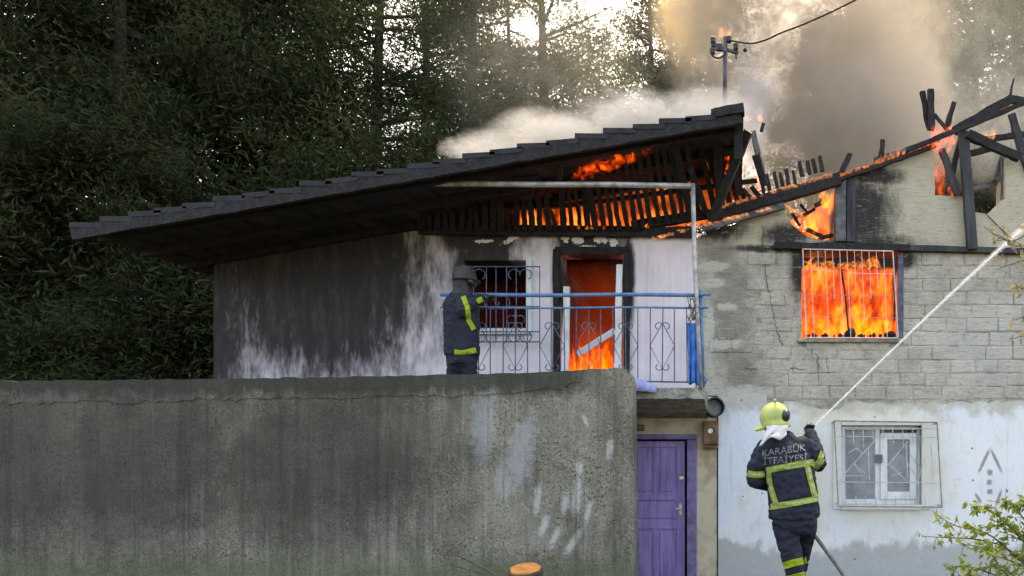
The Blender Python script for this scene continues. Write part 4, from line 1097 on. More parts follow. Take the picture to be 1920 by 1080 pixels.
bm = bmesh.new(); tube(bm, [Q(1434, 805.5, -.10), Q(1452, 804, -.155), Q(1472, 801, -.11)], .014, 8); part('helmet_liner', bm, M['blackplastic'], man, True)

# white neck cloth
rows = []
for i in range(10):
    f = i / 9; r_ = []
    for j in range(13):
        g_ = j / 12; x = 1437 + 37 * g_ - 15 * f * f * (1 - g_) - 2 * f * g_; y = 800 + (25 + 4 * math.sin(g_ * 9 + 1) - 5 * g_) * f + (9 * (1 - g_) ** 2 * f)
        r_.append(Q(x, y, -.135 - .035 * math.sin(PI * g_) - .03 * f + math.sin(g_ * 12 + f * 5) * .022 * f + math.sin(f * 9 + g_ * 4) * .012 * f))
    rows.append(r_)
bm = bmesh.new(); V = [[bm.verts.new(p_) for p_ in r_] for r_ in rows]
for i in range(9):
    for j in range(12): bm.faces.new((V[i][j], V[i][j + 1], V[i + 1][j + 1], V[i + 1][j]))
bmesh.ops.recalc_face_normals(bm, faces=bm.faces); bmesh.ops.solidify(bm, geom=bm.faces[:], thickness=.012)
part('neck_cloth', bm, M['whitecloth'], man, True)

# reflective tapes
for pts, wv in (([(1437, 882), (1480, 874), (1527, 866)], 11), ([(1441, 885), (1445, 912), (1455, 944)], 10), ([(1513, 872), (1519, 900), (1528, 934)], 10), ([(1441, 951), (1490, 943), (1535, 934)], 11),
                ([(1403, 888), (1418, 890), (1433, 889)], 12), ([(1526, 878), (1537, 866), (1544, 848)], 13)):
    b2 = strip(bvj, pts, wv, .006)
    if b2.faces: tp = part('reflective_tape', b2, M['hivis'], man)
    b3 = strip(bvj, pts, wv * .34, .0095)
    if b3.faces: part('silver_stripe', b3, M['silver'], tp)
for pts, wv in (([(1466, 1062), (1488, 1055), (1512, 1050)], 13), ([(1474, 1086), (1492, 1081), (1515, 1076)], 12)):
    b2 = strip(bvt, pts, wv, .007)
    if b2.faces: part('reflective_tape', b2, M['hivis'], man)

# lettering on the back
def lettering(s, cx, cy, size, slope):
    me = text_mesh(s, size); b2 = bmesh.new(); b2.from_mesh(me); bpy.data.meshes.remove(me)
    bmesh.ops.triangulate(b2, faces=b2.faces)
    bmesh.ops.subdivide_edges(b2, edges=[e for e in b2.edges if e.calc_length() > .02], cuts=2)
    bmesh.ops.triangulate(b2, faces=b2.faces)
    for v in b2.verts:
        x = v.co.x; y = v.co.y - x * slope * -1
        q_ = P(cx, cy, DF) + Vector((x, 0, y)); o_ = Vector(cam.location); dv = (q_ - o_).normalized()
        hit, nr, i_, ds = bvj.ray_cast(o_, dv)
        v.co = (hit - dv * .006) if hit is not None else q_ + Vector((0, -.17, 0))
    me = bpy.data.meshes.new('lettering'); b2.to_mesh(me); b2.free(); me.transform(Matrix.Translation(-worldloc(man)))
    return link_mesh('lettering', me, M['lettering'], man)
lettering('KARABÜK', 1469.5, 845, .094, .14)
lettering('İTFAİYESİ', 1472.5, 862, .094, .10)

# gloved hands, each with palm, four fingers and a thumb closed on the nozzle
def glove(palm, fwd, side, nm='glove'):
    bm = bmesh.new(); fwd = Vector(fwd).normalized(); side = Vector(side).normalized(); up = fwd.cross(side).normalized()
    palm = Vector(palm); ellipsoid(bm, palm, (.046, .05, .04), 10, 8); capsule(bm, palm - fwd * .09, palm, .045, .042)
    for i, ln in enumerate((.034, .040, .038, .030)):
        b0 = palm + fwd * .04 + side * (i - 1.5) * .022; b1 = b0 + fwd * ln - up * .012; b2_ = b1 - up * ln + fwd * .006; b3 = b2_ - up * .012 - fwd * ln * .8
        for a, c_ in ((b0, b1), (b1, b2_), (b2_, b3)): capsule(bm, a, c_, .0125, .0115, 8)
    t0 = palm - side * .04; t1 = t0 - side * .02 + fwd * .03 - up * .02; t2 = t1 + fwd * .02 - up * .03 + side * .02
    capsule(bm, t0, t1, .015, .013, 8); capsule(bm, t1, t2, .013, .012, 8)
    bm = fuse(bm, .006, 2); part(nm, bm, M['blackplastic'], man, True)
glove(Q(1530, 808, .50), (0.05, .5, .6), (1, 0, -.2)); glove(Q(1470, 893, .42), (.5, .8, .2), (.3, -.2, .9))

# hose, nozzle and the jet of water
hose = empty('fire_hose', Vector((Q(1600, 1100).x, DF, 0)), 'grey fire hose running from the firefighter down to the ground', 'hose')
bm = bmesh.new(); hp = [Q(1516, 826, .52), Q(1500, 870, .50), Q(1490, 920, .42), Q(1505, 975, .34), Q(1526, 1000, .25), Q(1552, 1036, .12), Q(1580, 1076, .0)]
e_ = Q(1610, 1128, -.25); hp += [e_, Vector((e_.x + .5, e_.y - .6, .035)), Vector((e_.x + 1.6, e_.y - 1.4, .035)), Vector((e_.x + 3.4, e_.y - 2.2, .035))]
tube(bm, catmull(hp), .021, 10); part('hose_line', bm, M['hosecloth'], hose, True)
noz = empty('hose_nozzle', Q(1516, 824, .52), 'black hose nozzle raised in the gloved hand of the firefighter by the lower window', 'nozzle')
bm = bmesh.new(); tube(bm, [Q(1514, 828, .52), Q(1522, 815, .53)], .026, 12); part('nozzle_body', bm, M['blackplastic'], noz, True)
bm = bmesh.new(); tube(bm, [Q(1522, 815, .53), Q(1529, 804, .54)], .030, 12, .024); part('nozzle_tip', bm, M['greymetal'], noz, True)
bm = bmesh.new(); tube(bm, [Q(1520, 822, .50), Q(1526, 832, .46)], .014, 8); part('nozzle_grip', bm, M['blackplastic'], noz, True)

t = NT('water_core'); p = t.pos()
d = t.n('ShaderNodeBsdfPrincipled'); d.inputs['Base Color'].default_value = (.88, .90, .93, 1); d.inputs['Roughness'].default_value = .5
tl = t.n('ShaderNodeBsdfTranslucent'); tl.inputs[0].default_value = (.9, .93, .96, 1)
m1 = t.n('ShaderNodeMixShader'); m1.inputs[0].default_value = .5; t.L(d.outputs[0], m1.inputs[1]); t.L(tl.outputs[0], m1.inputs[2])
tr = t.n('ShaderNodeBsdfTransparent'); m2 = t.n('ShaderNodeMixShader')
t.set(m2.inputs[0], t.smooth(t.noise(p, 60, 3, .6), .34, .66, .12, .72)); t.L(tr.outputs[0], m2.inputs[1]); t.L(m1.outputs[0], m2.inputs[2])
M['water'] = t.surf(m2.outputs[0])
t = NT('water_mist'); v_ = t.n('ShaderNodeVolumePrincipled'); v_.inputs['Color'].default_value = (.97, .98, 1, 1); v_.inputs['Anisotropy'].default_value = .2
t.set(v_.inputs['Density'], t.smooth(t.noise(t.pos(), 9, 4, .65), .38, .66, .6, 4.6)); M['mist'] = t.vol(v_.outputs[0])
jet0 = Q(1529, 804, .54); jet1 = P(2120, 258, 9.3)
jet = empty('water_jet', jet0, 'white jet of water shooting up from the hose nozzle across the brick wall', 'water jet'); jet['kind'] = 'stuff'
bm = bmesh.new(); n = 60; pts = []
for i in range(n + 1):
    f = i / n; q_ = jet0.lerp(jet1, f); q_.z += .10 * math.sin(PI * f) ; pts.append(q_)
rings = []
for (fn, nm, mt) in (((lambda f: .010 + .007 * f), 'water_stream', 'water'), ((lambda f: .016 + .006 * f + .13 * f ** 2.5), 'water_spray', 'mist')):
    bm = bmesh.new(); rings = []
    for i, q_ in enumerate(pts):
        f = i / n; tdir = (pts[min(n, i + 1)] - pts[max(0, i - 1)]).normalized(); s_ = tdir.cross(Vector((0, 1, 0))).normalized(); u_ = s_.cross(tdir)
        rings.append([bm.verts.new(q_ + (s_ * math.cos(k / 10 * 2 * PI) + u_ * math.sin(k / 10 * 2 * PI)) * fn(f) * (1 + .16 * mnoise.noise(Vector((i * .35, k * 1.3, 0))))) for k in range(10)])
    for i in range(n):
        for k in range(10): bm.faces.new((rings[i][k], rings[i][(k + 1) % 10], rings[i + 1][(k + 1) % 10], rings[i + 1][k]))
    bm.faces.new(rings[0][::-1]); bm.faces.new(rings[-1]); o = part(nm, bm, M[mt], jet, True)
bm = bmesh.new(); rr = random.Random(77)
for i in range(420):
    f = rr.random() ** .7; q_ = jet0.lerp(jet1, f); q_.z += .10 * math.sin(PI * f); sp_ = .015 + .10 * f * f
    q_ += Vector((rr.gauss(0, sp_), rr.gauss(0, sp_), rr.gauss(0, sp_) - .02 * f)); s_ = rr.uniform(.002, .0055)
    bmesh.ops.create_icosphere(bm, subdivisions=1, radius=s_, matrix=Matrix.Translation(q_))
o = part('droplets', bm, M['water'], jet); o['kind'] = 'stuff'

# second firefighter, half seen at the left end of the balcony rail
D2 = 7.62
def Q2(px, py, dy=0.0): v = P(px, py, D2); return Vector((v.x, D2 + dy, v.z))
zf2 = wz(727, 7.8)
man2 = empty('person', (Q2(868, 700).x, D2, zf2), 'firefighter in dark turnout gear seen behind the concrete wall reaching for the blue balcony rail', 'person')
bm = bmesh.new(); ellipsoid(bm, Q2(872, 522), (.085, .105, .115)); capsule(bm, Q2(869, 540), Q2(866, 556), .06, .07)
loft(bm, [(Q2(866, 690), .14, .11), (Q2(865, 640), .15, .12), (Q2(864, 580), .17, .12), (Q2(865, 556), .1, .09)])
for sx in (-9, 9): capsule(bm, Q2(866 + sx, 680), Vector((Q2(866 + sx * 1.4, 720).x, D2, zf2 + .06)), .08, .05)
capsule(bm, Q2(872, 566, -.05), Q2(884, 580, -.12), .055, .045); capsule(bm, Q2(884, 580, -.12), Q2(902, 560, .02), .045, .036)
bm = fuse(bm, .018, 4); skin_head(part('body', bm, M['skin'], man2, True), Q2(0, 556).z, Q2(870, 0).x)
bm = bmesh.new()
loft(bm, [(Q2(866, 668), .20, .16), (Q2(866, 650), .20, .165), (Q2(864, 600), .19, .165), (Q2(864, 572), .20, .16), (Q2(865, 556), .15, .13), (Q2(867, 546), .08, .08)], 22)
def limb2(pts):
    for a, b_ in zip(pts[:-1], pts[1:]): capsule(bm, Q2(*a[:3]), Q2(*b_[:3]), a[3], b_[3], 14)
limb2([(870, 568, -.10, .085), (880, 590, -.17, .075), (888, 578, -.14, .065), (902, 560, .0, .052)]); limb2([(856, 570, .10, .085), (856, 605, .14, .075), (880, 610, .16, .06)])
bm = fuse(bm, .015, 5, .010, 9, 5.0); bv2 = bvh_of(bm); part('jacket', bm, M['navy'], man2, True)
bm = bmesh.new(); loft(bm, [(Q2(866, 684), .16, .14), (Q2(866, 664), .185, .15), (Q2(866, 650), .18, .145)], 18)
for sx in (-10, 10): capsule(bm, Q2(866 + sx, 680), Vector((Q2(866 + sx * 1.4, 720).x, D2, zf2 + .12)), .105, .085)
bm = fuse(bm, .015, 5, .012, 8, 1); part('trousers', bm, M['navy'], man2, True)
for sx in (-1, 1):
    bm = bmesh.new(); a = Vector((Q2(866 + sx * 14, 720).x, D2, zf2 + .05)); capsule(bm, a, a + Vector((.12, 0, -.01)), .06, .05); capsule(bm, a, a + Vector((0, 0, .08)), .06, .06); bm = fuse(bm, .014, 3); part('boot', bm, M['blackplastic'], man2, True)
bm = bmesh.new(); ellipsoid(bm, Q2(871, 519), (.135, .150, .135), 18, 12); ellipsoid(bm, Q2(875, 527), (.165, .165, .028), 18, 8); bm = fuse(bm, .013, 4); part('helmet', bm, M['darkrubber'], man2, True)
bm = bmesh.new(); loft(bm, [(Q2(866, 558, -.01), .125, .13), (Q2(868, 544, -.01), .10, .12), (Q2(869, 530, -.01), .115, .13)], 16); bm = fuse(bm, .013, 4); part('neck_flap', bm, M['darkrubber'], man2, True)
bm = bmesh.new(); ellipsoid(bm, Q2(887, 531, -.02), (.045, .10, .055), 12, 8); part('face_shield', bm, M['blackplastic'], man2, True)
bm = bmesh.new(); tube(bm, [Q2(871 + 18.5 * math.cos(a_), 522, 18.5 * 7.62 / F * 1.12 * math.sin(a_)) for a_ in np.linspace(0, 2 * PI, 25)], .008, 6); part('helmet_band', bm, M['hivis'], man2, True)
for pts, wv in (([(868, 556), (876, 575), (878, 600), (888, 618)], 9), ([(894, 566), (904, 560)], 9), ([(852, 660), (868, 662), (892, 656)], 10)):
    b2 = strip(bv2, pts, wv, .007)
    if b2.faces: part('reflective_tape', b2, M['hivis'], man2)
bm = bmesh.new(); c_ = Q2(906, 555, .06); capsule(bm, c_ - Vector((.06, .05, .03)), c_, .042, .042)
for i in range(4):
    a = c_ + Vector((.0 + i * .02, .02, .02)); capsule(bm, a, a + Vector((.012, .055, .012)), .012, .012, 8); capsule(bm, a + Vector((.012, .055, .012)), a + Vector((.012, .065, -.04)), .012, .011, 8)
capsule(bm, c_ + Vector((-.02, .02, .0)), c_ + Vector((-.01, .05, -.05)), .014, .012, 8)
bm = fuse(bm, .007, 2); part('glove', bm, M['blackplastic'], man2, True)

# ================================================================== VEGETATION
def needle_mesh(tips, per, spread, size, aspect, rs, flat=.8):
    """many small leaf faces scattered round the given points"""
    tips = np.asarray(tips); n = len(tips) * per
    c = np.repeat(tips[:, :3], per, 0) + rs.normal(0, 1, (n, 3)) * np.repeat(tips[:, 3], per)[:, None] * np.array([1, 1, flat])
    d1 = rs.normal(0, 1, (n, 3)); d1 /= np.linalg.norm(d1, axis=1)[:, None]
    d2 = np.cross(d1, rs.normal(0, 1, (n, 3))); d2 /= np.linalg.norm(d2, axis=1)[:, None] + 1e-9
    L_ = (size * rs.uniform(.6, 1.4, n))[:, None]
    v = np.stack([c - d1 * L_ * .5, c + d2 * L_ * aspect, c + d1 * L_ * .5, c - d2 * L_ * aspect], 1).reshape(-1, 3)
    f = np.arange(n * 4).reshape(-1, 4)
    return v, f
def np_mesh(name, v, f):
    me = bpy.data.meshes.new(name); me.vertices.add(len(v)); me.vertices.foreach_set('co', v.astype(np.float32).ravel())
    me.loops.add(f.size); me.loops.foreach_set('vertex_index', f.ravel().astype(np.int32))
    me.polygons.add(len(f)); me.polygons.foreach_set('loop_start', np.arange(0, f.size, 4, dtype=np.int32)); me.polygons.foreach_set('loop_total', np.full(len(f), 4, dtype=np.int32))
    me.update(calc_edges=True); return me
def make_tree(seed, H, base, spread, nb, kind='pine', per=70, clump=.34, size=.15):
    rs = np.random.default_rng(seed); rr = random.Random(seed)
    bm = bmesh.new(); tips = []
    lean = [Vector((math.sin(f * 3 + seed) * .25 * f, math.cos(f * 2 + seed) * .2 * f, H * f)) for f in np.linspace(0, 1, 9)]
    tube(bm, lean, H * .0165, 8, .03)
    def at(f): i = min(7, int(f * 8)); return lean[i].lerp(lean[i + 1], f * 8 - i)
    for i in range(nb):
        f = base + (1 - base) * (i + rr.random()) / nb; a = rr.uniform(0, 2 * PI)
        prof = math.sin(PI * min(1, (f - base) / (1 - base) * .8 + .22)) if kind == 'pine' else (1 - .75 * ((f - base) / (1 - base)) ** 1.4)
        ln = spread * prof * rr.uniform(.6, 1.15) + .25
        s0 = at(f); up = rr.uniform(-.1, .45); dirv = Vector((math.cos(a), math.sin(a), up)).normalized()
        pts = [s0, s0 + dirv * ln * .5 + Vector((0, 0, rr.uniform(-.1, .12))), s0 + dirv * ln + Vector((0, 0, rr.uniform(-.25, .25)))]
        tube(bm, pts, .035 + .012 * ln, 5, .008)
        m_ = max(2, int(ln * 2.6))
        for k in range(m_):
            g_ = .28 + .72 * (k + .6) / m_; q_ = pts[0].lerp(pts[2], g_) + Vector((rr.gauss(0, .22), rr.gauss(0, .22), rr.gauss(0, .16)))
            tips.append((*q_, clump * rr.uniform(.6, 1.3)))
    bmesh.ops.recalc_face_normals(bm, faces=bm.faces)
    tm = bpy.data.meshes.new('trunk'); bm.to_mesh(tm); bm.free(); tm.materials.append(M['bark'])
    v, f = needle_mesh(tips, int(per * 1.55), 0, size * 1.05, .095, rs, .75)
    cm = np_mesh('crown', v, f)
    return tm, cm
variants = [make_tree(1, 17, .18, 2.7, 70, 'pine', 120, .36, .15), make_tree(2, 18, .42, 2.2, 44, 'pine', 110, .33, .15), make_tree(3, 17, .12, 3.0, 80, 'spruce', 120, .36, .15), make_tree(4, 12, .08, 2.9, 80, 'spruce', 150, .38, .15), make_tree(5, 19, .26, 2.5, 62, 'pine', 120, .34, .15)]
def plant_tree(px, d, var, label, mat='needles', sc=1.0, rot=0.0, dz=0.0):
    x = wx(px, d); z = ground_h(x, d) - .1 + dz
    r_ = empty('pine_tree', (x, d, z), label, 'tree', 'pine trees on the slope behind the house'); r_.scale = (sc, sc, sc); r_.rotation_euler = (0, 0, rot)
    tm, cm = variants[var]
    a = bpy.data.objects.new('trunk', tm); COL.objects.link(a); a.parent = r_
    b_ = bpy.data.objects.new('crown', cm); COL.objects.link(b_); b_.parent = r_
    if not cm.materials: cm.materials.append(None)
    b_.material_slots[0].link = 'OBJECT'; b_.material_slots[0].material = M[mat]
T_ = [
 (1027, 19, 1, 'tall pine with a bare straight trunk showing above the white smoke on the left roof', 'needles3', 1.0, .3),
 (1125, 20, 3, 'bushy mid green pine above the middle of the left roof', 'needles2', 1.05, 1.0),
 (1215, 25, 2, 'dark pine whose top thins out beside the brown smoke', 'needles', 1.1, 2.2),
 (955, 23, 0, 'dense dull pine between the tall bare trunk and the left edge of the smoke', 'needles3', 1.0, .7),
 (885, 18, 4, 'dim olive pine rising above the left end of the white smoke', 'needles', 1.0, 4.1),
 (800, 21, 2, 'broad dark pine over the tiled roof just left of the smoke', 'needles', 1.05, 5.0),
 (705, 18, 0, 'full crowned pine over the left part of the tiled roof', 'needles2', 1.05, 2.9),
 (615, 20, 2, 'dark pine with low drooping boughs behind the tiled roof', 'needles3', 1.1, .2),
 (520, 17, 3, 'short bushy pine showing over the lower roof slope', 'needles', 1.25, 3.3),
 (430, 19, 2, 'dark pine behind the low end of the tiled roof', 'needles', 1.1, 1.6),
 (330, 16, 0, 'large pine just behind the eave end of the roof', 'needles', 1.05, 2.5),
 (235, 14.5, 2, 'dark pine standing close beside the end wall of the house', 'needles', 1.0, 5.7),
 (140, 16, 3, 'low bushy pine beyond the end of the house', 'needles', 1.3, 1.1),
 (60, 14, 2, 'dark pine second from the left edge behind the concrete wall', 'needles', 1.0, 3.9),
 (-40, 13, 2, 'dark pine leftmost behind the concrete wall', 'needles', 1.0, .9),
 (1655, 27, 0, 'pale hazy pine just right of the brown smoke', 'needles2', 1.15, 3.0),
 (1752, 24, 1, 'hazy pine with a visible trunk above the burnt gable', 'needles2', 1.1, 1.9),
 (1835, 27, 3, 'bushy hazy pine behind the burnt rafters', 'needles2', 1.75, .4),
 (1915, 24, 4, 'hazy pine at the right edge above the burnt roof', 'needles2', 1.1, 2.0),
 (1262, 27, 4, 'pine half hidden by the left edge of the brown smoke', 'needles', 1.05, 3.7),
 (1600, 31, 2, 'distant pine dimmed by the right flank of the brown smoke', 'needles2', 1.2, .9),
 (1690, 21.5, 3, 'short bushy pine low behind the gable', 'needles3', 1.35, .8),
 (1950, 20, 2, 'pine cut by the right edge behind the rafters', 'needles3', 1.0, 3.2),
 (1330, 30, 2, 'pine swallowed by the smoke above the white puff', 'needles3', 1.2, 1.4),
 (1520, 32, 0, 'pine lost in the thick of the brown smoke', 'needles2', 1.1, 2.0),
]
for a in T_: plant_tree(*a)

# undergrowth on the slope at the far left
rs = np.random.default_rng(5); tips = []
for i in range(520):
    x = rs.uniform(-22, -8.7); y = rs.uniform(10, 17); tips.append((x, y, ground_h(x, y) + rs.uniform(0, 1.3), .3))
v, f = needle_mesh(tips, 60, 0, .13, .28, rs); me = np_mesh('undergrowth', v, f)
tag(link_mesh('undergrowth', me, M['leaf_under']), 'dark leafy undergrowth on the slope beyond the end of the house', 'undergrowth', kind='stuff')

def leafy(root, rr, branches, leafm, lsize, per, stem_r=.008, droop=.4):
    """branches: list of point lists (3-D); each leaf group its own spray of pointed leaves"""
    bs = bmesh.new(); bl = bmesh.new()
    for pts in branches:
        pts = catmull([Vector(p_) for p_ in pts], 5); tube(bs, pts, stem_r, 5, .002)
        for k in range(per):
            q_ = pts[int(rr.uniform(.25, .999) * (len(pts) - 1))]
            tw = Vector((rr.gauss(0, 1), rr.gauss(0, 1), rr.gauss(0, .7))).normalized() * rr.uniform(.02, .10)
            tube(bs, [q_, q_ + tw], .0018, 4, .0012)
            for j in range(rr.choice((1, 2, 3))):
                a = q_ + tw * rr.uniform(.6, 1.0); d1 = (Vector((rr.gauss(0, 1), rr.gauss(0, 1), rr.gauss(-droop, .8)))).normalized(); d2 = d1.cross(Vector((rr.gauss(0, 1), rr.gauss(0, 1), rr.gauss(0, 1)))).normalized()
                nn = d1.cross(d2); L_ = lsize * rr.uniform(.55, 1.25); w_ = L_ * .24
                c0_ = bl.verts.new(a); c1_ = bl.verts.new(a + d1 * L_ * .4 + nn * L_ * .05); c2_ = bl.verts.new(a + d1 * L_)
                e1 = bl.verts.new(a + d1 * L_ * .42 + d2 * w_ - nn * L_ * .06); e2 = bl.verts.new(a + d1 * L_ * .42 - d2 * w_ - nn * L_ * .06)
                bl.faces.new((c0_, e1, c1_)); bl.faces.new((c1_, e1, c2_)); bl.faces.new((c0_, c1_, e2)); bl.faces.new((c1_, c2_, e2))
    part('branches', bs, M['twig'], root); part('leaves', bl, M[leafm], root, fix=False)
# shrub in the lower right corner
DS = 4.4
sh = empty('leafy_shrub', (wx(1960, DS), DS, 0), 'yellow green shrub with bare twigs in front of the white wall below the sprayed mark', 'shrub')
rr = random.Random(12); br = []
b0 = Vector((wx(2010, DS), DS, 0))
def S_(px, py, dy=0.0): return P(px, py, DS + dy)
br += [[b0, S_(1960, 1100), S_(1900, 1040), S_(1850, 1000), S_(1790, 985), S_(1748, 958)],
       [b0, S_(1950, 1090), S_(1890, 1030, .1), S_(1835, 1012, .1), S_(1780, 1008, .12), S_(1728, 1006, .15)],
       [b0, S_(1955, 1070), S_(1905, 1000), S_(1862, 962), S_(1822, 950)],
       [b0, S_(1970, 1050), S_(1925, 980), S_(1895, 945), S_(1880, 938)],
       [b0, S_(1960, 1060), S_(1930, 1020), S_(1895, 985), S_(1862, 985)],
       [b0, S_(1940, 1110), S_(1870, 1080), S_(1815, 1062), S_(1772, 1068)],
       [b0, S_(1970, 1000), S_(1940, 955), S_(1915, 935)],
       [b0, S_(1930, 1120, -.2), S_(1880, 1070, -.2), S_(1850, 1030, -.2), S_(1800, 1020, -.15)],
       [b0, S_(1950, 1090, .2), S_(1915, 1060, .2), S_(1860, 1040, .2)],
       [b0, S_(1985, 1030), S_(1960, 980), S_(1945, 950)]]
leafy(sh, rr, br, 'leaf_lime', .060, 44, .010)
# small tree whose twigs hang into the right edge
DT_ = 4.2
sa = empty('young_tree', (wx(2085, DT_), DT_, 0), 'dull leafy twigs of a young tree hanging into the right edge beside the water jet', 'tree')
def T2(px, py, dy=0.0): return P(px, py, DT_ + dy)
bm = bmesh.new(); tube(bm, catmull([Vector((wx(2085, DT_), DT_, -.05)), T2(2068, 950), T2(2079, 700), T2(2078, 500), T2(2071, 400), T2(2092, 240, .1), T2(2080, 140, .1)], 4), .034, 8, .008); part('trunk', bm, M['bark'], sa, True)
rr = random.Random(19)
br = [[T2(2077, 520), T2(1990, 470), T2(1920, 488), T2(1868, 505)], [T2(2079, 600), T2(1980, 530), T2(1930, 535), T2(1906, 548)], [T2(2078, 660), T2(1990, 590), T2(1935, 590), T2(1904, 600)],
      [T2(2076, 700), T2(1990, 630), T2(1940, 628), T2(1908, 632)], [T2(2072, 480), T2(1980, 440), T2(1915, 462), T2(1872, 440)], [T2(2072, 420), T2(1985, 400), T2(1900, 452), T2(1845, 425)]]
leafy(sa, rr, br, 'leaf_dry', .06, 15, .006)

# ================================================================== FIRE
def blaze(name, loops, y0_, y1_, mat, label, d=DW):
    bm = bmesh.new(); slab(bm, loops, y0_, y1_, d); return tag(part(name, bm, mat), label, 'fire', kind='stuff')
blaze('window_fire', [[(1505, 484), (1688, 488), (1688, 632), (1505, 632)]], DW + .33, DW + .60, M['blaze'], 'orange blaze filling the barred upper window')
blaze('gap_fire', [[(1480, 398), (1505, 380), (1564, 352), (1564, 452), (1530, 450), (1502, 434)]], DW + .33, DW + .6, M['blaze'], 'orange blaze in the ragged gap under the sloping beam')
blaze('doorway_fire', [[(1040, 470), (1178, 470), (1178, 733), (1040, 733)]], DW + .4, DW + 1.9, M['blaze_deep'], 'deep red fire glowing inside the balcony doorway')
blaze('room_fire', [[(700, 480), (992, 480), (992, 733), (700, 733)]], DW + 1.2, DW + 2.2, fire_vol('dull_red_glow', (1, .10, .05), (1, .12, .06), .022), 'dull red glow inside the balcony window behind the blue grille')
bm = bmesh.new(); slab(bm, [[(960, 350), (1060, 345), (1180, 330), (1330, 330), (1440, 350), (1330, 404), (1180, 436), (960, 436)]], DW + .02, DW + .35, DW)
tag(part('lining_fire', bm, M['lattice_fire']), 'fire glowing between the charred slats under the left roof', 'fire', kind='stuff')
bm = bmesh.new(); slab(bm, [[(1072, 338), (1088, 316), (1130, 300), (1205, 279), (1225, 282), (1180, 304), (1110, 332)]], 7.92, 8.06, 8.0)
tag(part('eave_fire', bm, fire_vol('fire_under_eave', (1, .05, .004), (1, .13, .012), 16, 9, .46, .72, 1.1, .0)), 'streak of orange fire above the charred slats under the eave', 'fire', kind='stuff')
rr = random.Random(3)
fl = []
for i in range(26): x = rr.uniform(1508, 1684); fl.append((x, 636, DW + .2 + rr.uniform(0, .3), rr.uniform(12, 26), rr.uniform(20, 70), rr.uniform(-14, 14)))
flames('window_flames', M['flame'], fl, 'flames licking up from the sill of the barred upper window', 1)
fl = [(rr.uniform(1508, 1655), 499 + rr.uniform(-4, 9), DW + .25 + rr.uniform(0, .06), rr.uniform(8, 18), rr.uniform(7, 17), rr.uniform(-22, 22)) for i in range(44)] + [(1606, 592, DW + .2, 14, 34, -10), (1600, 590, DW + .22, 12, 16, -8), (1662, 612, DW + .2, 12, 22, 8)] + [(rr.uniform(1512, 1680), rr.uniform(520, 630), DW + .3, rr.uniform(4, 9), rr.uniform(12, 34), rr.uniform(-16, 16)) for i in range(16)]
flames('window_top_flames', M['flame_hot'], fl, 'yellow flames curling under the lintel of the barred upper window', 2)
fl = [(1520, 440, DW + .15, 22, 46, 6), (1512, 432, DW + .12, 18, 34, -4), (1548, 392, DW + .1, 20, 34, 8), (1558, 402, DW + .12, 16, 50, 2), (1485, 400, DW + .1, 16, 18, -10), (1540, 372, DW + .1, 16, 26, 10), (1500, 412, DW + .1, 14, 20, -8)]
flames('gap_flames', M['flame_hot'], fl, 'bright yellow flames in the ragged gap above the barred window', 3)
fl = [(rr.uniform(1060, 1155), 738, DW + .3 + rr.uniform(0, .4), rr.uniform(12, 26), rr.uniform(50, 125), rr.uniform(-8, 8)) for i in range(22)]
flames('doorway_flames', M['flame'], fl, 'orange flames at the foot of the balcony doorway', 4)
fl = [(rr.uniform(1078, 1150), 736, DW + .25, rr.uniform(8, 16), rr.uniform(50, 84), rr.uniform(-6, 6)) for i in range(12)]
flames('doorway_low_flames', M['flame_hot'], fl, 'yellow flames low behind the concrete wall in the balcony doorway', 5)
# roof edge flames
fl = []
for i in range(60): f = rr.random(); x = 1332 + 228 * f; y = 408 - (x - 1326) * .289 - 9; fl.append((x, y, DW - .2, rr.uniform(6, 18), rr.uniform(5, 11), rr.uniform(0, 10)))
for i in range(26): x = rr.uniform(1215, 1440); fl.append((x, 430 - (x - 1300) * .26, DW - .2, rr.uniform(10, 24), rr.uniform(4, 7), 3))
flames('beam_flames', M['flame_pale'], fl, 'low flames running along the upper edge of the sloping charred beam', 6)
fl = [(1432 - 12, 352, DW - .1, 12, 46, -4), (1424, 360, DW - .1, 12, 54, -6), (1362, 350, DW - .3, 10, 60, 4), (1364, 300, DW - .4, 14, 34, 0), (1326, 330, DW - .3, 8, 62, -6), (1052, 372, DW - .4, 9, 40, 4), (1056, 352, DW - .45, 9, 22, 4), (1400, 375, DW - .1, 6, 34, -6), (1386, 380, DW - .1, 6, 34, -4)]
flames('lining_flames', M['flame'], fl, 'tongues of flame among the charred slats and posts under the left roof', 7)
fl = [(rr.uniform(1075, 1140), 430, DW - .22, rr.uniform(5, 8), rr.uniform(6, 10), 0) for i in range(6)] + [(1213, 428, DW - .16, 10, 10, 3)]
flames('ember_spots', M['flame_hot'], fl, 'small bright embers along the bottom of the charred slats', 8)
fl = []
for i in range(56): x = rr.uniform(1575, 1752); y = 335 - (x - 1575) * .356 - 3; fl.append((x, y, DW - .16, rr.uniform(4, 10), rr.uniform(6, 20) * rr.uniform(.5, 1), rr.uniform(-3, 7)))
flames('gable_edge_flames', M['flame_hot'], fl, 'small flames along the gable edge between the upright rafter stubs', 9)
fl = [(rr.uniform(1748, 1786), rr.uniform(262, 288), DW - .14, rr.uniform(10, 18), rr.uniform(22, 50), rr.uniform(-10, 10)) for i in range(20)] + [(1762 + rr.uniform(-8, 8), 368, DW + .05, rr.uniform(8, 13), rr.uniform(60, 95), rr.uniform(-3, 3)) for i in range(12)] + [(1790 + rr.uniform(-12, 8), 368, DW + .12, 10, rr.uniform(14, 34), 3) for i in range(4)]
flames('gable_fire', M['flame'], fl, 'orange fire where the posts meet beside the gable opening', 10)
fl = []
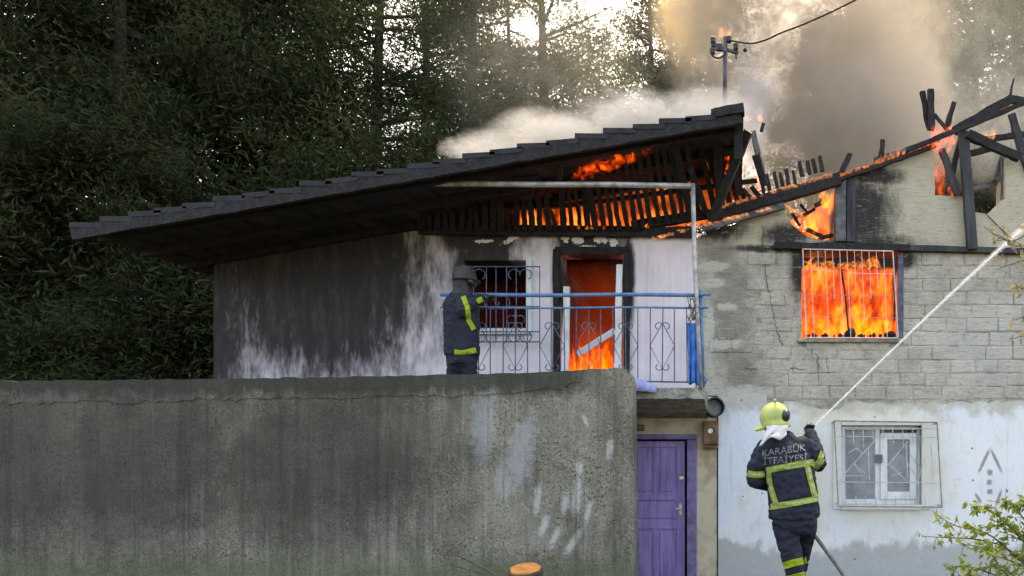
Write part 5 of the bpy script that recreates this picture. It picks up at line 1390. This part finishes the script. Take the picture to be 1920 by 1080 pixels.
for i in range(16): x = rr.uniform(1812, 1888); fl.append((x, 232 - (x - 1812) * .52 + 10, DW + .1, rr.uniform(8, 16), rr.uniform(8, 16), rr.uniform(0, 8)))
fl += [(rr.uniform(1840, 1872), rr.uniform(256, 268), DW + .25, 14, rr.uniform(14, 24), 6) for i in range(7)]
flames('rafter_flames', M['flame_pale'], fl, 'pale flames under the highest burnt rafter at the right edge', 11)
fl = [(1357 + rr.uniform(-7, 9), 70, DP, rr.uniform(8, 13), rr.uniform(12, 22), rr.uniform(-4, 6)) for i in range(12)] + [(1347, 72, DP, 8, 6, -4)]
flames('mast_flame', M['flame_pale'], fl, 'small flame burning on the top of the iron mast', 12)
fl = [(1398, 228, 8.6, 12, 16, 2), (1425, 228, 8.6, 14, 16, 4), (1408, 226, 8.7, 10, 12, 0)]
flames('ridge_flame', M['flame_pale'], fl, 'pale flames beside the broken ridge end of the left roof', 13)

# ================================================================== SMOKE
def smoke(name, lobes, col, dens, scale, label, lo=.36, hi=.62, **kw):
    """lobes: (px, py, distance, half width px, half height px, half depth m)"""
    L_ = [(P(a, b_, d), (rx * d / F, ry, rz * d / F)) for (a, b_, d, rx, rz, ry) in lobes]
    return hull_mesh(name, L_, smoke_mat(name, col, dens, scale, lo, hi, L_, **kw), label)
smoke('brown_smoke', [(1530, 140, 13.5, 290, 340, 2.4), (1390, 0, 13.5, 200, 230, 2.2), (1590, 250, 12.5, 220, 180, 1.6), (1390, 240, 12.4, 140, 160, 1.5)], (.54, .485, .42), 2.3, .95, 'thick brown grey smoke rising behind the burning roof', seed=3.0, amp=1.5, edge=(.2, 1.05), lo=.34, hi=.66)
smoke('sun_tinted_smoke', [(1310, 5, 16.8, 100, 150, .8)], (.96, .76, .36), 2.6, .9, 'smoke tinted sun yellow at the top beside the pines', seed=4.0)  # the sun's glow is put into this smoke's yellow colour
smoke('white_smoke', [(1330, 240, 8.9, 120, 56, .8), (1200, 240, 8.9, 150, 62, .8), (1050, 268, 8.9, 150, 54, .8), (930, 296, 8.9, 110, 42, .7)], (.60, .605, .61), 7.0, 3.2, 'white smoke rolling over the left tiled roof', seed=8.0, stretch=(.7, 1, 1.2), amp=2.0, edge=(.2, 1.0))
smoke('white_puff', [(1400, 215, 9.8, 60, 64, .5), (1418, 165, 9.8, 58, 50, .5)], (.52, .52, .55), 3.0, 3.4, 'white puff of smoke beside the iron mast', seed=1.0, amp=2.0, edge=(.1, .95))
smoke('thin_smoke', [(1700, 230, 12.5, 190, 160, 1.2), (1880, 240, 12.5, 190, 160, 1.2)], (.66, .68, .68), .36, .9, 'thin pale smoke drifting behind the burnt gable', seed=5.0, amp=1.5, edge=(.2, 1.0))
smoke('drifting_smoke', [(1040, 110, 14, 300, 220, 1.5)], (.70, .70, .63), .10, .6, 'thin smoke veil before the pines on the left', seed=2.0)
smoke('hazy_smoke', [(1800, 90, 17, 300, 330, 1.6)], (.86, .86, .78), .13, .5, 'thin haze of smoke before the pines on the right', seed=9.0)
smoke('ground_mist', [(1640, 900, 8.2, 210, 130, .45)], (.93, .95, .98), .5, 1.6, 'thin white mist of spray before the lower window', seed=6.0)
